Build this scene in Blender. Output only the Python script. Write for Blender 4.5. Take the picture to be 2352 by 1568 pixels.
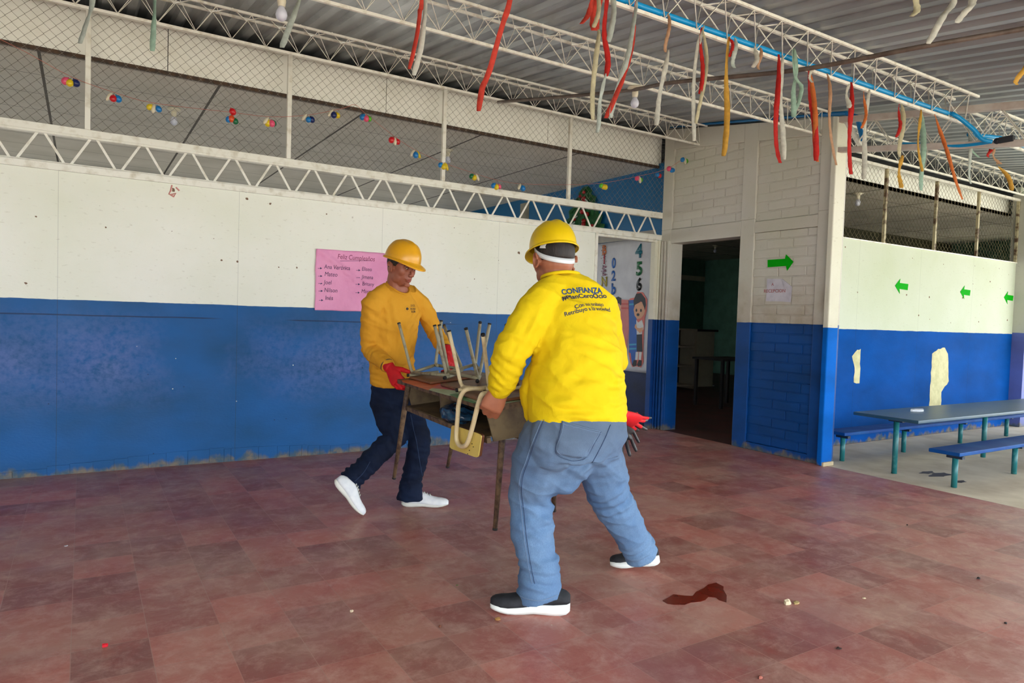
import bpy, bmesh, math, random
import numpy as np
from mathutils import Vector, Matrix, noise
from mathutils.bvhtree import BVHTree
random.seed(7)
C = bpy.context.scene.collection
S = bpy.context.scene
for o in list(bpy.data.objects): bpy.data.objects.remove(o)
# ---------------------------------------------------------------- camera
CAM_H = 1.25; FPX = 1590.8
def cam_basis(yaw, pitch, roll):
    f = np.array([math.sin(yaw)*math.cos(pitch), math.cos(yaw)*math.cos(pitch), math.sin(pitch)])
    r = np.array([math.cos(yaw), -math.sin(yaw), 0.0]); u = np.cross(r, f)
    c, s = math.cos(roll), math.sin(roll)
    return np.array([c*r+s*u, -s*r+c*u, f])
CB = cam_basis(*[math.radians(a) for a in (31.8487, -2.0545, 1.83836)])
CP = np.array([0.0, 0.0, CAM_H])
cd = bpy.data.cameras.new('camera'); cam = bpy.data.objects.new('camera', cd); C.objects.link(cam)
cd.sensor_width = 36; cd.lens = FPX/2352*36; cd.clip_start = 0.05; cd.clip_end = 200
cam.matrix_world = Matrix(((CB[0][0], CB[1][0], -CB[2][0], 0), (CB[0][1], CB[1][1], -CB[2][1], 0),
                           (CB[0][2], CB[1][2], -CB[2][2], CAM_H), (0, 0, 0, 1)))
S.camera = cam
# ---------------------------------------------------------------- light
S.view_settings.view_transform = 'Standard'; S.view_settings.look = 'None'
S.view_settings.gamma = 1; S.view_settings.use_curve_mapping = False
S.view_settings.exposure = 0.14
w = bpy.data.worlds.new('sky'); S.world = w; w.use_nodes = True
bg = w.node_tree.nodes['Background']; bg.inputs[0].default_value = (0.86, 0.93, 1.0, 1); bg.inputs[1].default_value = 6.4
sd_ = bpy.data.lights.new('sun', 'SUN'); sd_.energy = 4.5; sd_.angle = math.radians(25); sd_.color = (1, .97, .92)
sun = bpy.data.objects.new('sun', sd_); C.objects.link(sun); sun.rotation_euler = (math.radians(-14), math.radians(4), 0)
# ---------------------------------------------------------------- pixel -> place
def ray(x, y): return np.array([(x-1176)/FPX, -(y-784)/FPX, 1.0]) @ CB
def at(x, y, ax, v):
    d = ray(x, y); return CP + (v-CP[ax])/d[ax]*d
def U(x, y, Y): return at(x, y, 1, Y)
def V(*a): return np.array(a, float)
def nrm(a): a = np.array(a, float); return a/np.linalg.norm(a)
# ---------------------------------------------------------------- materials
def lin(c):
    r = []
    for v in c[:3]:
        v = v/255.0; r.append(v/12.92 if v <= .04045 else ((v+.055)/1.055)**2.4)
    return (r[0], r[1], r[2], 1.0)
class N:
    def __init__(s, name):
        s.m = bpy.data.materials.new(name); s.m.use_nodes = True; s.t = s.m.node_tree
        s.b = s.t.nodes['Principled BSDF']; s.pos = None
    def nd(s, ty, **k):
        n = s.t.nodes.new(ty)
        for a, v in k.items(): setattr(n, a, v)
        return n
    def L(s, a, b): s.t.links.new(a, b)
    def put(s, sock, v):
        if isinstance(v, bpy.types.NodeSocket): s.L(v, sock)
        elif v is not None: sock.default_value = v
    def P(s):
        if s.pos is None: s.pos = s.nd('ShaderNodeNewGeometry').outputs['Position']
        return s.pos
    def xyz(s, v=None):
        n = s.nd('ShaderNodeSeparateXYZ'); s.L(v or s.P(), n.inputs[0]); return n.outputs
    def vec(s, sc=(1, 1, 1), loc=(0, 0, 0), v=None):
        n = s.nd('ShaderNodeMapping'); s.L(v or s.P(), n.inputs[0]); n.inputs['Scale'].default_value = sc; n.inputs['Location'].default_value = loc; return n.outputs[0]
    def noise(s, sc, det=3, v=None, rough=.55, dist=0):
        n = s.nd('ShaderNodeTexNoise'); s.L(v or s.P(), n.inputs['Vector']); n.inputs['Scale'].default_value = sc
        n.inputs['Detail'].default_value = det; n.inputs['Roughness'].default_value = rough; n.inputs['Distortion'].default_value = dist; return n.outputs[0]
    def vor(s, sc, v=None, out='Distance', feat='F1'):
        n = s.nd('ShaderNodeTexVoronoi', feature=feat); s.L(v or s.P(), n.inputs['Vector']); n.inputs['Scale'].default_value = sc; return n.outputs[out]
    def math(s, op, a, b=None, c=None):
        n = s.nd('ShaderNodeMath', operation=op); s.put(n.inputs[0], a); s.put(n.inputs[1], b)
        if c is not None: s.put(n.inputs[2], c)
        return n.outputs[0]
    def step(s, a, lo, hi):
        n = s.nd('ShaderNodeMapRange'); s.put(n.inputs[0], a); n.inputs[1].default_value = lo; n.inputs[2].default_value = hi; n.inputs[3].default_value = 0; n.inputs[4].default_value = 1; return n.outputs[0]
    def mix(s, f, a, b, mode='MIX'):
        n = s.nd('ShaderNodeMix', data_type='RGBA', blend_type=mode); s.put(n.inputs[0], f)
        for i, v in ((6, a), (7, b)):
            if isinstance(v, (tuple, list)) and max(v[:3]) > 1.0001 or isinstance(v, list): v = lin(v)
            s.put(n.inputs[i], v)
        return n.outputs[2]
    def out(s, col=None, rough=None, bump=None, bs=.3, bd=.01, metal=None, spec=None, h=None):
        if col is not None: s.put(s.b.inputs['Base Color'], lin(col) if isinstance(col, list) else col)
        if rough is not None: s.put(s.b.inputs['Roughness'], rough)
        if metal is not None: s.put(s.b.inputs['Metallic'], metal)
        if spec is not None: s.b.inputs['Specular IOR Level'].default_value = spec
        if bump is not None:
            n = s.nd('ShaderNodeBump'); n.inputs['Strength'].default_value = bs; n.inputs['Distance'].default_value = bd
            s.L(bump, n.inputs['Height']); s.L(n.outputs[0], s.b.inputs['Normal'])
        return s.m
MATS = {}
def mat(name, col, rough=.6, c2=None, sc=8, lo=.4, hi=.65, bs=0, bsc=60, metal=0, spec=.5, det=4, stretch=(1, 1, 1), bd=.004):
    if name in MATS: return MATS[name]
    n = N(name); v = n.vec(stretch)
    c = lin(col)
    if c2 is not None: c = n.mix(n.step(n.noise(sc, det, v), lo, hi), list(col), list(c2))
    else: c = n.mix(n.step(n.noise(sc, det, v), .3, .7), list(col), [max(0, x*.93) for x in col])
    b = n.noise(bsc, 3, v) if bs else None
    MATS[name] = n.out(c, rough, b, bs, bd, metal, spec)
    return MATS[name]
# ---------------------------------------------------------------- objects
ORG = {}
def tag(o, label=None, cat=None, group=None, kind=None):
    if label: o['label'] = label
    if cat: o['category'] = cat
    if group: o['group'] = group
    if kind: o['kind'] = kind
    return o
def empty(name, loc, label=None, cat=None, group=None):
    o = bpy.data.objects.new(name, None); C.objects.link(o); o.empty_display_size = .05
    o.location = Vector([float(a) for a in loc]); ORG[o.name] = np.array(loc, float); return tag(o, label, cat, group)
def finish(me, name, m, parent=None, org=None, smooth=True):
    """me holds world coordinates; gives it an origin, a material and a parent"""
    n = len(me.vertices); co = np.empty(n*3, np.float32); me.vertices.foreach_get('co', co); co = co.reshape(-1, 3)
    if org is None: org = (ORG[parent.name] if parent is not None else V((co[:, 0].min()+co[:, 0].max())/2, (co[:, 1].min()+co[:, 1].max())/2, co[:, 2].min()))
    org = np.array(org, float)
    co = (co-org.astype(np.float32)).astype(np.float32)
    me.vertices.foreach_set('co', co.ravel()); me.update()
    o = bpy.data.objects.new(name, me); C.objects.link(o)
    ORG[o.name] = org
    if parent is not None:
        o.parent = parent; o.location = Vector((org-ORG[parent.name]).tolist())
    else: o.location = Vector(org.tolist())
    for mm in (m if isinstance(m, (list, tuple)) else [m]): me.materials.append(mm)
    if smooth: me.polygons.foreach_set('use_smooth', [True]*len(me.polygons))
    return o
class MB:
    def __init__(s): s.v = []; s.f = []; s.mi = []; s.cur = 0
    def add(s, vs, fs):
        k = len(s.v); s.v += [tuple(map(float, p)) for p in vs]; s.f += [tuple(i+k for i in f) for f in fs]; s.mi += [s.cur]*len(fs); return s
    def box(s, a, b):
        x0, y0, z0 = a; x1, y1, z1 = b
        x0, x1 = min(x0, x1), max(x0, x1); y0, y1 = min(y0, y1), max(y0, y1); z0, z1 = min(z0, z1), max(z0, z1)
        return s.hexa([(x0, y0, z0), (x1, y0, z0), (x1, y1, z0), (x0, y1, z0), (x0, y0, z1), (x1, y0, z1), (x1, y1, z1), (x0, y1, z1)])
    def hexa(s, p): return s.add(p, [(3, 2, 1, 0), (4, 5, 6, 7), (0, 1, 5, 4), (1, 2, 6, 5), (2, 3, 7, 6), (3, 0, 4, 7)])
    def obox(s, o, a, b, c):
        o, a, b, c = [np.array(t, float) for t in (o, a, b, c)]
        return s.hexa([o, o+a, o+a+b, o+b, o+c, o+a+c, o+a+b+c, o+b+c])
    def bar(s, p, q, w, h, up=(0, 0, 1)):
        p, q = np.array(p, float), np.array(q, float); d = q-p; x = np.cross(d, up)
        if np.linalg.norm(x) < 1e-6: x = np.cross(d, (1, 0, 0))
        x = nrm(x)*w; y = nrm(np.cross(x, d))*h
        return s.obox(p-x/2-y/2, x, d, y)
    def tube(s, pts, r, n=8, cap=True, closed=False):
        pts = [np.array(p, float) for p in pts]; m = len(pts); R = r if isinstance(r, (list, tuple)) else [r]*m
        vs = []; fs = []; T = []
        for i in range(m):
            if closed: t = pts[(i+1) % m]-pts[i-1]
            else: t = pts[min(i+1, m-1)]-pts[max(i-1, 0)]
            T.append(nrm(t if np.linalg.norm(t) > 1e-9 else (0, 0, 1)))
        a = np.cross(T[0], (0, 0, 1))
        if np.linalg.norm(a) < .1: a = np.cross(T[0], (1, 0, 0))
        a = nrm(a)
        for i in range(m):
            a = nrm(a-T[i]*(a@T[i])); b = np.cross(T[i], a)
            for k in range(n):
                t = 2*math.pi*k/n; vs.append(pts[i]+R[i]*(math.cos(t)*a+math.sin(t)*b))
        for i in range(m if closed else m-1):
            j = (i+1) % m
            for k in range(n): fs.append((i*n+k, i*n+(k+1) % n, j*n+(k+1) % n, j*n+k))
        if cap and not closed: fs += [tuple(range(n))[::-1], tuple((m-1)*n+k for k in range(n))]
        return s.add(vs, fs)
    def loft(s, st, side, n=24, cap=True):
        """st: list of (point, r_side, r_other); side: vector or list"""
        P = [np.array(a[0], float) for a in st]; m = len(P); vs = []; fs = []
        for i in range(m):
            t = nrm(P[min(i+1, m-1)]-P[max(i-1, 0)]); sd = np.array(side[i] if isinstance(side, list) else side, float)
            a = nrm(sd-t*(sd@t)); b = np.cross(t, a)
            for k in range(n):
                q = 2*math.pi*k/n; vs.append(P[i]+st[i][1]*math.cos(q)*a+st[i][2]*math.sin(q)*b)
        for i in range(m-1):
            for k in range(n): fs.append((i*n+k, i*n+(k+1) % n, (i+1)*n+(k+1) % n, (i+1)*n+k))
        if cap: fs += [tuple(range(n))[::-1], tuple((m-1)*n+k for k in range(n))]
        return s.add(vs, fs)
    def limb(s, pts, rs, n=16):
        """rounded tapering limb"""
        side = np.cross(nrm(np.array(pts[-1], float)-np.array(pts[0], float)), (.3, .2, .9))
        P = [np.array(p, float) for p in pts]; st = []
        d0 = nrm(P[0]-P[1]); d1 = nrm(P[-1]-P[-2])
        st += [(P[0]+d0*rs[0]*.95, rs[0]*.3, rs[0]*.3), (P[0]+d0*rs[0]*.7, rs[0]*.72, rs[0]*.72)]
        for i in range(len(P)):
            st.append((P[i], rs[i], rs[i]))
            if i < len(P)-1: st.append(((P[i]+P[i+1])/2, (rs[i]+rs[i+1])/2, (rs[i]+rs[i+1])/2))
        st += [(P[-1]+d1*rs[-1]*.7, rs[-1]*.72, rs[-1]*.72), (P[-1]+d1*rs[-1]*.95, rs[-1]*.3, rs[-1]*.3)]
        s.loft(st, side, n)
        for i in range(1, len(P)-1): s.ball(P[i], (rs[i],)*3, n=12)
        return s
    def ball(s, c, r, M=None, n=16):
        c = np.array(c, float); vs = []; fs = []; m = n//2
        if not isinstance(r, (tuple, list)): r = (r, r, r)
        for i in range(1, m):
            th = math.pi*i/m
            for k in range(n):
                q = 2*math.pi*k/n; vs.append((r[0]*math.sin(th)*math.cos(q), r[1]*math.sin(th)*math.sin(q), r[2]*math.cos(th)))
        vs += [(0, 0, r[2]), (0, 0, -r[2])]; a = len(vs)-2
        for i in range(m-2):
            for k in range(n): fs.append((i*n+k, (i+1)*n+k, (i+1)*n+(k+1) % n, i*n+(k+1) % n))
        for k in range(n): fs.append((k, (k+1) % n, a)); fs.append(((m-2)*n+(k+1) % n, (m-2)*n+k, a+1))
        M = np.eye(3) if M is None else M
        return s.add([c+M@np.array(v) for v in vs], fs)
    def lathe(s, c, prof, n=20, ax=(0, 0, 1)):
        c = np.array(c, float); ax = nrm(ax); a = np.cross(ax, (0, 1, 0) if abs(ax[1]) < .9 else (1, 0, 0)); a = nrm(a); b = np.cross(ax, a)
        vs = [c+ax*z+r*(math.cos(2*math.pi*k/n)*a+math.sin(2*math.pi*k/n)*b) for r, z in prof for k in range(n)]
        m = len(prof); fs = [(i*n+k, i*n+(k+1) % n, (i+1)*n+(k+1) % n, (i+1)*n+k) for i in range(m-1) for k in range(n)]
        fs += [tuple(range(n))[::-1], tuple((m-1)*n+k for k in range(n))]
        return s.add(vs, fs)
    def prism(s, poly, o, a, b, d):
        """poly in (a,b) plane at o, thickness vector d"""
        o, a, b, d = [np.array(t, float) for t in (o, a, b, d)]; n = len(poly)
        P = [o+x*a+y*b for x, y in poly]
        return s.add(P+[p+d for p in P], [tuple(range(n))[::-1], tuple(range(n, 2*n))]+[(i, (i+1) % n, n+(i+1) % n, n+i) for i in range(n)])
    def xform(s, M, t):
        s.v = [tuple(M@np.array(p)+t) for p in s.v]; return s
    def mesh(s, name='m', fix=True):
        me = bpy.data.meshes.new(name); me.from_pydata(s.v, [], s.f)
        if fix:
            b = bmesh.new(); b.from_mesh(me); bmesh.ops.recalc_face_normals(b, faces=b.faces); b.to_mesh(me); b.free()
        if any(s.mi): me.polygons.foreach_set('material_index', s.mi)
        me.update(); return me
    def build(s, name, m, parent=None, smooth=False, bevel=0, org=None, seg=2):
        o = finish(s.mesh(name), name, m, parent, org, smooth)
        if bevel:
            md = o.modifiers.new('bevel', 'BEVEL'); md.width = bevel; md.segments = seg; md.limit_method = 'ANGLE'; md.angle_limit = .6
        if smooth == 'auto': pass
        return o
def struct(name, mb, m, **k): return tag(mb.build(name, m, **k), kind='structure')
def evalmesh(me, mods):
    o = bpy.data.objects.new('tmp', me); C.objects.link(o)
    for ty, kw in mods:
        md = o.modifiers.new(ty, ty)
        for a, v in kw.items(): setattr(md, a, v)
    dg = bpy.context.evaluated_depsgraph_get(); r = bpy.data.meshes.new_from_object(o.evaluated_get(dg)); bpy.data.objects.remove(o); return r
def sculpt(mb, voxel, it=4, fac=.5): return evalmesh(mb.mesh(), [('REMESH', dict(mode='VOXEL', voxel_size=voxel)), ('SMOOTH', dict(factor=fac, iterations=it))])
def getco(me):
    n = len(me.vertices); a = np.empty(n*3, np.float32); me.vertices.foreach_get('co', a); nn = np.empty(n*3, np.float32); me.vertices.foreach_get('normal', nn)
    return a.reshape(-1, 3).astype(float), nn.reshape(-1, 3).astype(float)
def setco(me, co): me.vertices.foreach_set('co', co.astype(np.float32).ravel()); me.update()
def folds(me, L, warp=.8, ridges=((5, 5, 9, .007, 3.1), (9, 9, 15, .004, 7.7))):
    """cloth folds: L of (centre, dir, wavelength, amplitude, radius[, phase])"""
    co, nn = getco(me); d = np.zeros(len(co))
    wn = np.array([noise.noise(Vector((p*6).tolist())) for p in co]); w2 = np.array([noise.noise(Vector((p*17+5).tolist())) for p in co])
    for f in L:
        c, dr, wl, amp, rad = f[:5]; ph = f[5] if len(f) > 5 else 0
        dr = nrm(dr); q = co-np.array(c); dist = np.linalg.norm(q, axis=1)
        t = (q@dr)/wl*2*math.pi+ph+warp*3.2*wn+warp*.9*w2
        s = np.sin(t); s = np.sign(s)*np.abs(s)**.8
        d += amp*(s-.2)*np.exp(-(dist/rad)**2)*(0.75+.8*w2)
    d += .0025*wn
    if ridges:
        for (sx, sy, sz, amp, off) in ridges:
            r_ = np.array([1-abs(noise.noise(Vector((p[0]*sx+p[2]*2.0+off, p[1]*sy+off, p[2]*sz+p[0]*sz*.35)))) for p in co]); d += amp*(np.clip(r_, 0, 1)**5-.35)
    setco(me, co+nn*d[:, None]); return me
def text(body, size, m, parent, o, right, up, bold=.0, align='CENTER', thick=.0008, name='lettering', proj=None, italic=0, sx=1.0):
    cu = bpy.data.curves.new('txt', 'FONT'); cu.body = body; cu.size = size; cu.align_x = align; cu.offset = bold*size; cu.resolution_u = 4; cu.shear = italic
    ob = bpy.data.objects.new('txt', cu); C.objects.link(ob); dg = bpy.context.evaluated_depsgraph_get(); me = bpy.data.meshes.new_from_object(ob.evaluated_get(dg)); bpy.data.objects.remove(ob)
    if len(me.vertices) == 0: return None
    b = bmesh.new(); b.from_mesh(me); bmesh.ops.triangulate(b, faces=b.faces)
    right, up = nrm(right), nrm(up); nn = np.cross(right, up); o = np.array(o, float)
    if proj is None:
        g = bmesh.ops.extrude_face_region(b, geom=b.faces[:]); bmesh.ops.translate(b, vec=(0, 0, thick), verts=[e for e in g['geom'] if isinstance(e, bmesh.types.BMVert)])
    else:
        for _ in range(1): bmesh.ops.subdivide_edges(b, edges=[e for e in b.edges if e.calc_length() > size*.25], cuts=1)
        bmesh.ops.triangulate(b, faces=b.faces)
    for v in b.verts:
        p = o+right*v.co.x*sx+up*v.co.y+nn*v.co.z
        if proj is not None:
            h = proj.ray_cast(Vector((p+nn*.3).tolist()), Vector((-nn).tolist()))
            if h[0] is not None: p = np.array(h[0])+(np.array(h[1]) if np.array(h[1])@nn > 0 else -np.array(h[1]))*.0022
        v.co = Vector(p.tolist())
    b.to_mesh(me); b.free()
    return finish(me, name, m, parent, smooth=False)
def bvh(me): return BVHTree.FromPolygons([v.co.copy() for v in me.vertices], [tuple(p.vertices) for p in me.polygons])
# ================================================================ setting: materials
WY = 5.95; PX = 5.68; SPLIT = 1.27
def zr(Y): return 3.05+.128*(Y-2.74)
def paint_wall(name, white, blue, split, seams=None, dirt=0, blotch=True, rough=.5, holes=True, rowbump=False, base=True, spec=.3):
    n = N(name); X, Y, Z = n.xyz()
    wob = n.math('MULTIPLY_ADD', n.noise(6, 3), .012, -.006)
    isw = n.step(n.math('ADD', Z, wob), split-.0012, split+.0012)
    wc = n.mix(n.step(n.noise(1.3, 4), .35, .75), list(white), [white[0]-10, white[1]-8, white[2]-16])
    wc = n.mix(n.math('MULTIPLY', n.step(n.noise(22, 5, n.vec((1, 1, 2.5))), .62, .72), .25), wc, [150, 140, 110])
    if dirt:
        g = n.math('SUBTRACT', 1.0, n.step(Z, split, split+.55)); g = n.math('MULTIPLY', g, n.step(n.noise(5, 5), .25, .7))
        wc = n.mix(n.math('MULTIPLY', g, dirt), wc, [150, 128, 92])
    if holes:
        cx_ = n.nd('ShaderNodeCombineXYZ'); n.L(X, cx_.inputs[0]); n.L(Z, cx_.inputs[1]); vc = n.nd('ShaderNodeTexVoronoi', feature='F1', voronoi_dimensions='2D'); n.L(cx_.outputs[0], vc.inputs['Vector']); vc.inputs['Scale'].default_value = 4.2
        sel = n.step(n.xyz(vc.outputs['Color'])[0], .42, .43)
        rad = n.math('MULTIPLY', n.math('POWER', n.xyz(vc.outputs['Color'])[1], 2.0), .062)
        dd = n.math('ADD', vc.outputs['Distance'], n.math('MULTIPLY_ADD', n.noise(38, 3), .12, -.052))
        h = n.math('MULTIPLY', n.math('LESS_THAN', dd, rad), sel)
        wc = n.mix(h, wc, [118, 92, 70])
        vc2 = n.vor(9.0, None); h2 = n.math('LESS_THAN', n.math('ADD', vc2, n.math('MULTIPLY', n.noise(2.2, 2), .09)), .052)
        wc = n.mix(n.math('MULTIPLY', h2, .6), wc, [140, 120, 95])
    bc = n.mix(n.step(n.noise(2.2, 5, n.vec((.7, .7, 1.5))), .35, .7), list(blue), [max(0, blue[0]-6), blue[1]-14, blue[2]-30])
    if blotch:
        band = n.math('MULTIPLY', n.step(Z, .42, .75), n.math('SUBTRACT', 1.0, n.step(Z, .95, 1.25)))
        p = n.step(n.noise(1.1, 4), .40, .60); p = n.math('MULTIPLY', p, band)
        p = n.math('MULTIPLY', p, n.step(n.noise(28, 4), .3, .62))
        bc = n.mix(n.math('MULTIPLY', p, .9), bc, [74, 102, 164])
        pk = n.math('LESS_THAN', n.math('ADD', n.vor(7), n.math('MULTIPLY', n.noise(3), .1)), .088)
        bc = n.mix(n.math('MULTIPLY', pk, .7), bc, [8, 34, 74])
        lnz = n.math('LESS_THAN', n.math('ABSOLUTE', n.math('SUBTRACT', Z, n.math('MULTIPLY_ADD', n.noise(3, 1), .008, 1.155))), .005)
        lnz = n.math('MULTIPLY', lnz, n.step(n.noise(1.1, 1, n.vec((1, 1, 0))), .4, .5))
        bc = n.mix(n.math('MULTIPLY', lnz, .75), bc, [6, 30, 66])
        wp = n.math('LESS_THAN', n.math('ADD', n.vor(6, n.vec((1, 1, 1), (3, 3, 3))), n.math('MULTIPLY', n.noise(3), .1)), .071)
        bc = n.mix(wp, bc, [210, 215, 205])
    if base:
        bn = n.noise(9, 4, n.vec((1, 1, .35)))
        bm = n.math('SUBTRACT', 1.0, n.step(n.math('ADD', Z, n.math('MULTIPLY_ADD', bn, -.22, .11)), .015, .05))
        bc = n.mix(n.math('MULTIPLY', bm, .85), bc, n.mix(n.step(n.noise(14, 3), .4, .6), [128, 112, 84], [70, 88, 96]))
    col = n.mix(isw, bc, wc)
    if seams:
        x0, dx = seams
        q = n.math('ABSOLUTE', n.math('SUBTRACT', n.math('FLOORED_MODULO', n.math('SUBTRACT', X, x0-dx/2), dx), dx/2))
        col = n.mix(n.math('MULTIPLY', n.math('LESS_THAN', q, .0020), n.math('MULTIPLY_ADD', isw, -.27, .5)), col, [40, 50, 50], )
    ro = n.math('MULTIPLY_ADD', n.noise(4, 4), .25, rough-.12)
    n.b.inputs['Specular IOR Level'].default_value = spec; return n.out(col, ro, n.noise(45, 5, n.vec((1, 1, 2))), .25, .004)
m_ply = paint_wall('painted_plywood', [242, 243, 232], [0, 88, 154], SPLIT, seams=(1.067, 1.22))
m_pier = paint_wall('painted_masonry', [208, 204, 194], [0, 70, 142], 1.268, dirt=.75, blotch=False, holes=False)
m_col = paint_wall('painted_column', [226, 224, 208], [0, 100, 196], 1.243, rough=.8, spec=.12, dirt=.25, blotch=False, holes=False)
m_arrowwall = paint_wall('painted_panel_wall', [208, 214, 194], [0, 80, 164], 1.232, seams=(7.05, 1.22), blotch=False, rough=.85, spec=.1)
m_inblue = mat('blue_classroom_paint', [20, 100, 150], .6, [14, 84, 134], 3, bs=.2, bsc=20)
m_white = mat('white_enamel', [238, 237, 224], .45, [206, 200, 178], 14, .5, .75, bs=.1, bsc=80)
m_truss = mat('cream_truss_enamel', [242, 240, 228], .5, [206, 198, 176], 20, .5, .75)
m_rust = mat('rusty_angle', [62, 50, 42], .8, [88, 66, 48], 30)
m_wire = mat('galvanised_wire', [112, 104, 92], .5, [150, 145, 132], 6, .35, .6, metal=.3)
m_wire2 = mat('weathered_wire', [150, 140, 110], .55, [110, 100, 78], 6, .35, .6, metal=.2)
m_fascia = mat('fascia_board', [250, 250, 240], .6, [232, 230, 214], 3, .5, .8)
m_conc = mat('bare_concrete', [222, 208, 182], .9, [190, 172, 144], 2.2, .35, .7, bs=.35, bsc=30, stretch=(1, 1, 1))
m_dark = mat('dark_wood', [38, 30, 26], .7, [26, 22, 20], 8)
def floor_mat():
    n = N('red_cement_tile')
    X, Y, Z = n.xyz()
    br = n.nd('ShaderNodeTexBrick', offset=0, squash=1); n.L(n.vec((1, 1, 1), (.0335+.248*40, -.1+.2545*40+.02, 0)), br.inputs['Vector'])
    for k, v in (('Scale', 1), ('Mortar Size', .0016), ('Mortar Smooth', .3), ('Bias', 0), ('Brick Width', .2482), ('Row Height', .2545)): br.inputs[k].default_value = v
    br.inputs['Color1'].default_value = (0, 0, 0, 1); br.inputs['Color2'].default_value = (1, 1, 1, 1)
    c = n.mix(br.outputs['Color'], [196, 120, 106], [142, 82, 74])
    c = n.mix(n.math('MULTIPLY', n.step(n.noise(1.6, 6, rough=.62), .42, .62), .55), c, [186, 150, 132])
    c = n.mix(n.math('MULTIPLY', n.step(n.noise(8, 8, rough=.78, dist=.35), .46, .68), .55), c, [216, 176, 160])
    c = n.mix(n.math('MULTIPLY', n.step(n.noise(3.6, 8, n.vec((1, 1, 1), (9, 2, 0)), .78, .3), .5, .66), .6), c, [156, 62, 54])
    c = n.mix(n.math('MULTIPLY', n.step(n.noise(1.1, 3, n.vec((1, 1, 1), (4, 7, 0))), .55, .75), .4), c, [142, 84, 102])
    sc = n.noise(3.2, 6, n.vec((1, 9, 1)), .75, 2.5); c = n.mix(n.math('MULTIPLY', n.step(sc, .62, .68), .3), c, [206, 182, 168])
    c = n.mix(n.math('MULTIPLY', br.outputs['Fac'], n.math('MULTIPLY_ADD', n.noise(2.6, 3), .9, .05)), c, [170, 146, 130])
    sp = n.math('LESS_THAN', n.math('ADD', n.vor(7), n.math('MULTIPLY', n.noise(3), .08)), .055); c = n.mix(sp, c, [214, 200, 184])
    ro = n.math('MULTIPLY_ADD', n.noise(5, 5), .3, .27)
    bp = n.math('MULTIPLY_ADD', br.outputs['Fac'], -.6, n.noise(60, 4))
    return n.out(c, ro, bp, .18, .003)
m_floor = floor_mat()
def roof_mat():
    n = N('galvanised_roof_sheet')
    c = n.mix(n.step(n.noise(1.2, 4, n.vec((3, .3, 1))), .35, .7), [172, 178, 180], [134, 140, 142])
    c = n.mix(n.math('MULTIPLY', n.step(n.noise(9, 4, n.vec((2, .4, 1))), .55, .75),   .5), c, [104, 106, 106])
    return n.out(c, .42, None, metal=.25)
m_roof = roof_mat()
def ceil_mat():
    n = N('ceiling_tile'); X, Y, Z = n.xyz()
    def ln(s, off, per, wd):
        q = n.math('ABSOLUTE', n.math('SUBTRACT', n.math('FLOORED_MODULO', n.math('SUBTRACT', s, off-per/2), per), per/2)); return n.math('LESS_THAN', q, wd)
    c = n.mix(n.step(n.noise(2, 4), .3, .7), [222, 218, 208], [204, 200, 188])
    c = n.mix(ln(Y, 6.8, .61, .004), c, [60, 56, 50]); c = n.mix(ln(X, .94, 1.225, .011), c, [70, 64, 58])
    return n.out(c, .8, n.noise(30, 3), .1)
m_ceil = ceil_mat()
# ================================================================ setting: shell
struct('floor', MB().box((-5, -2.2, -.1), (5.70, 5.955, 0)), m_floor)
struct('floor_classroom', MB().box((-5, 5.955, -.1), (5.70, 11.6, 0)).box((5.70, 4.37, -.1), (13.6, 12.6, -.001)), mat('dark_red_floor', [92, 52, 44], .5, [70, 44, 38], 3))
struct('floor_yard', MB().box((5.70, -2.2, -.1), (14, 4.37, -.004)), m_conc)
struct('ground', MB().box((-30, -30, -.3), (45, 40, -.12)), mat('yard_ground', [214, 204, 184], .95, [196, 184, 160], 1))
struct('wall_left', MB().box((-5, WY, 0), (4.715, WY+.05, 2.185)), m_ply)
sk = MB(); random.seed(3); x = -4.9
while x < 4.7:
    wd = random.uniform(.05, .22); h = .075+.035*math.sin(x*1.7)+random.uniform(-.008, .012)
    if not 2.6 < x < 4.6 or random.random() < .8: sk.box((x, WY-.006-random.random()*.002, 0), (min(x+wd-.002, 4.712), WY+.01, h))
    x += wd
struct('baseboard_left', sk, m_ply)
# door wall (pier) in framed brick panels
T = .19; X1 = PX+T
pw = MB()
def zt(Y): return 3.435-.155*(5.85-Y)
def slab(y0, y1, z0, x0=PX, x1=X1, dz=0):
    pw.hexa([(x0, y0, z0), (x1, y0, z0), (x1, y1, z0), (x0, y1, z0), (x0, y0, zt(y0)+dz), (x1, y0, zt(y0)+dz), (x1, y1, zt(y1)+dz), (x0, y1, zt(y1)+dz)])
pw.box((PX, 5.79, 0), (X1, 5.945, 2.3)); slab(5.79, 5.945, 2.3)
pw.box((PX, 4.81, 2.14), (X1, 5.79, 2.295)); pw.box((PX, 4.64, 0), (X1, 4.81, 2.3)); slab(4.64, 4.81, 2.3)
pw.box((PX, 3.94, 2.16), (X1, 4.64, 2.27)); pw.box((PX, 3.80, 0), (X1, 3.94, 2.3)); slab(3.80, 3.94, 2.3)
def zp(Y): return 3.20-.115*(5.78-Y)
for y0, y1 in ((4.81, 5.79), (3.94, 4.64)):
    pw.hexa([(PX, y0, zp(y0)), (X1, y0, zp(y0)), (X1, y1, zp(y1)), (PX, y1, zp(y1)), (PX, y0, zt(y0)), (X1, y0, zt(y0)), (X1, y1, zt(y1)), (PX, y1, zt(y1))])
pw.box((PX, 3.94, 0), (X1, 4.64, .07))
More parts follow.
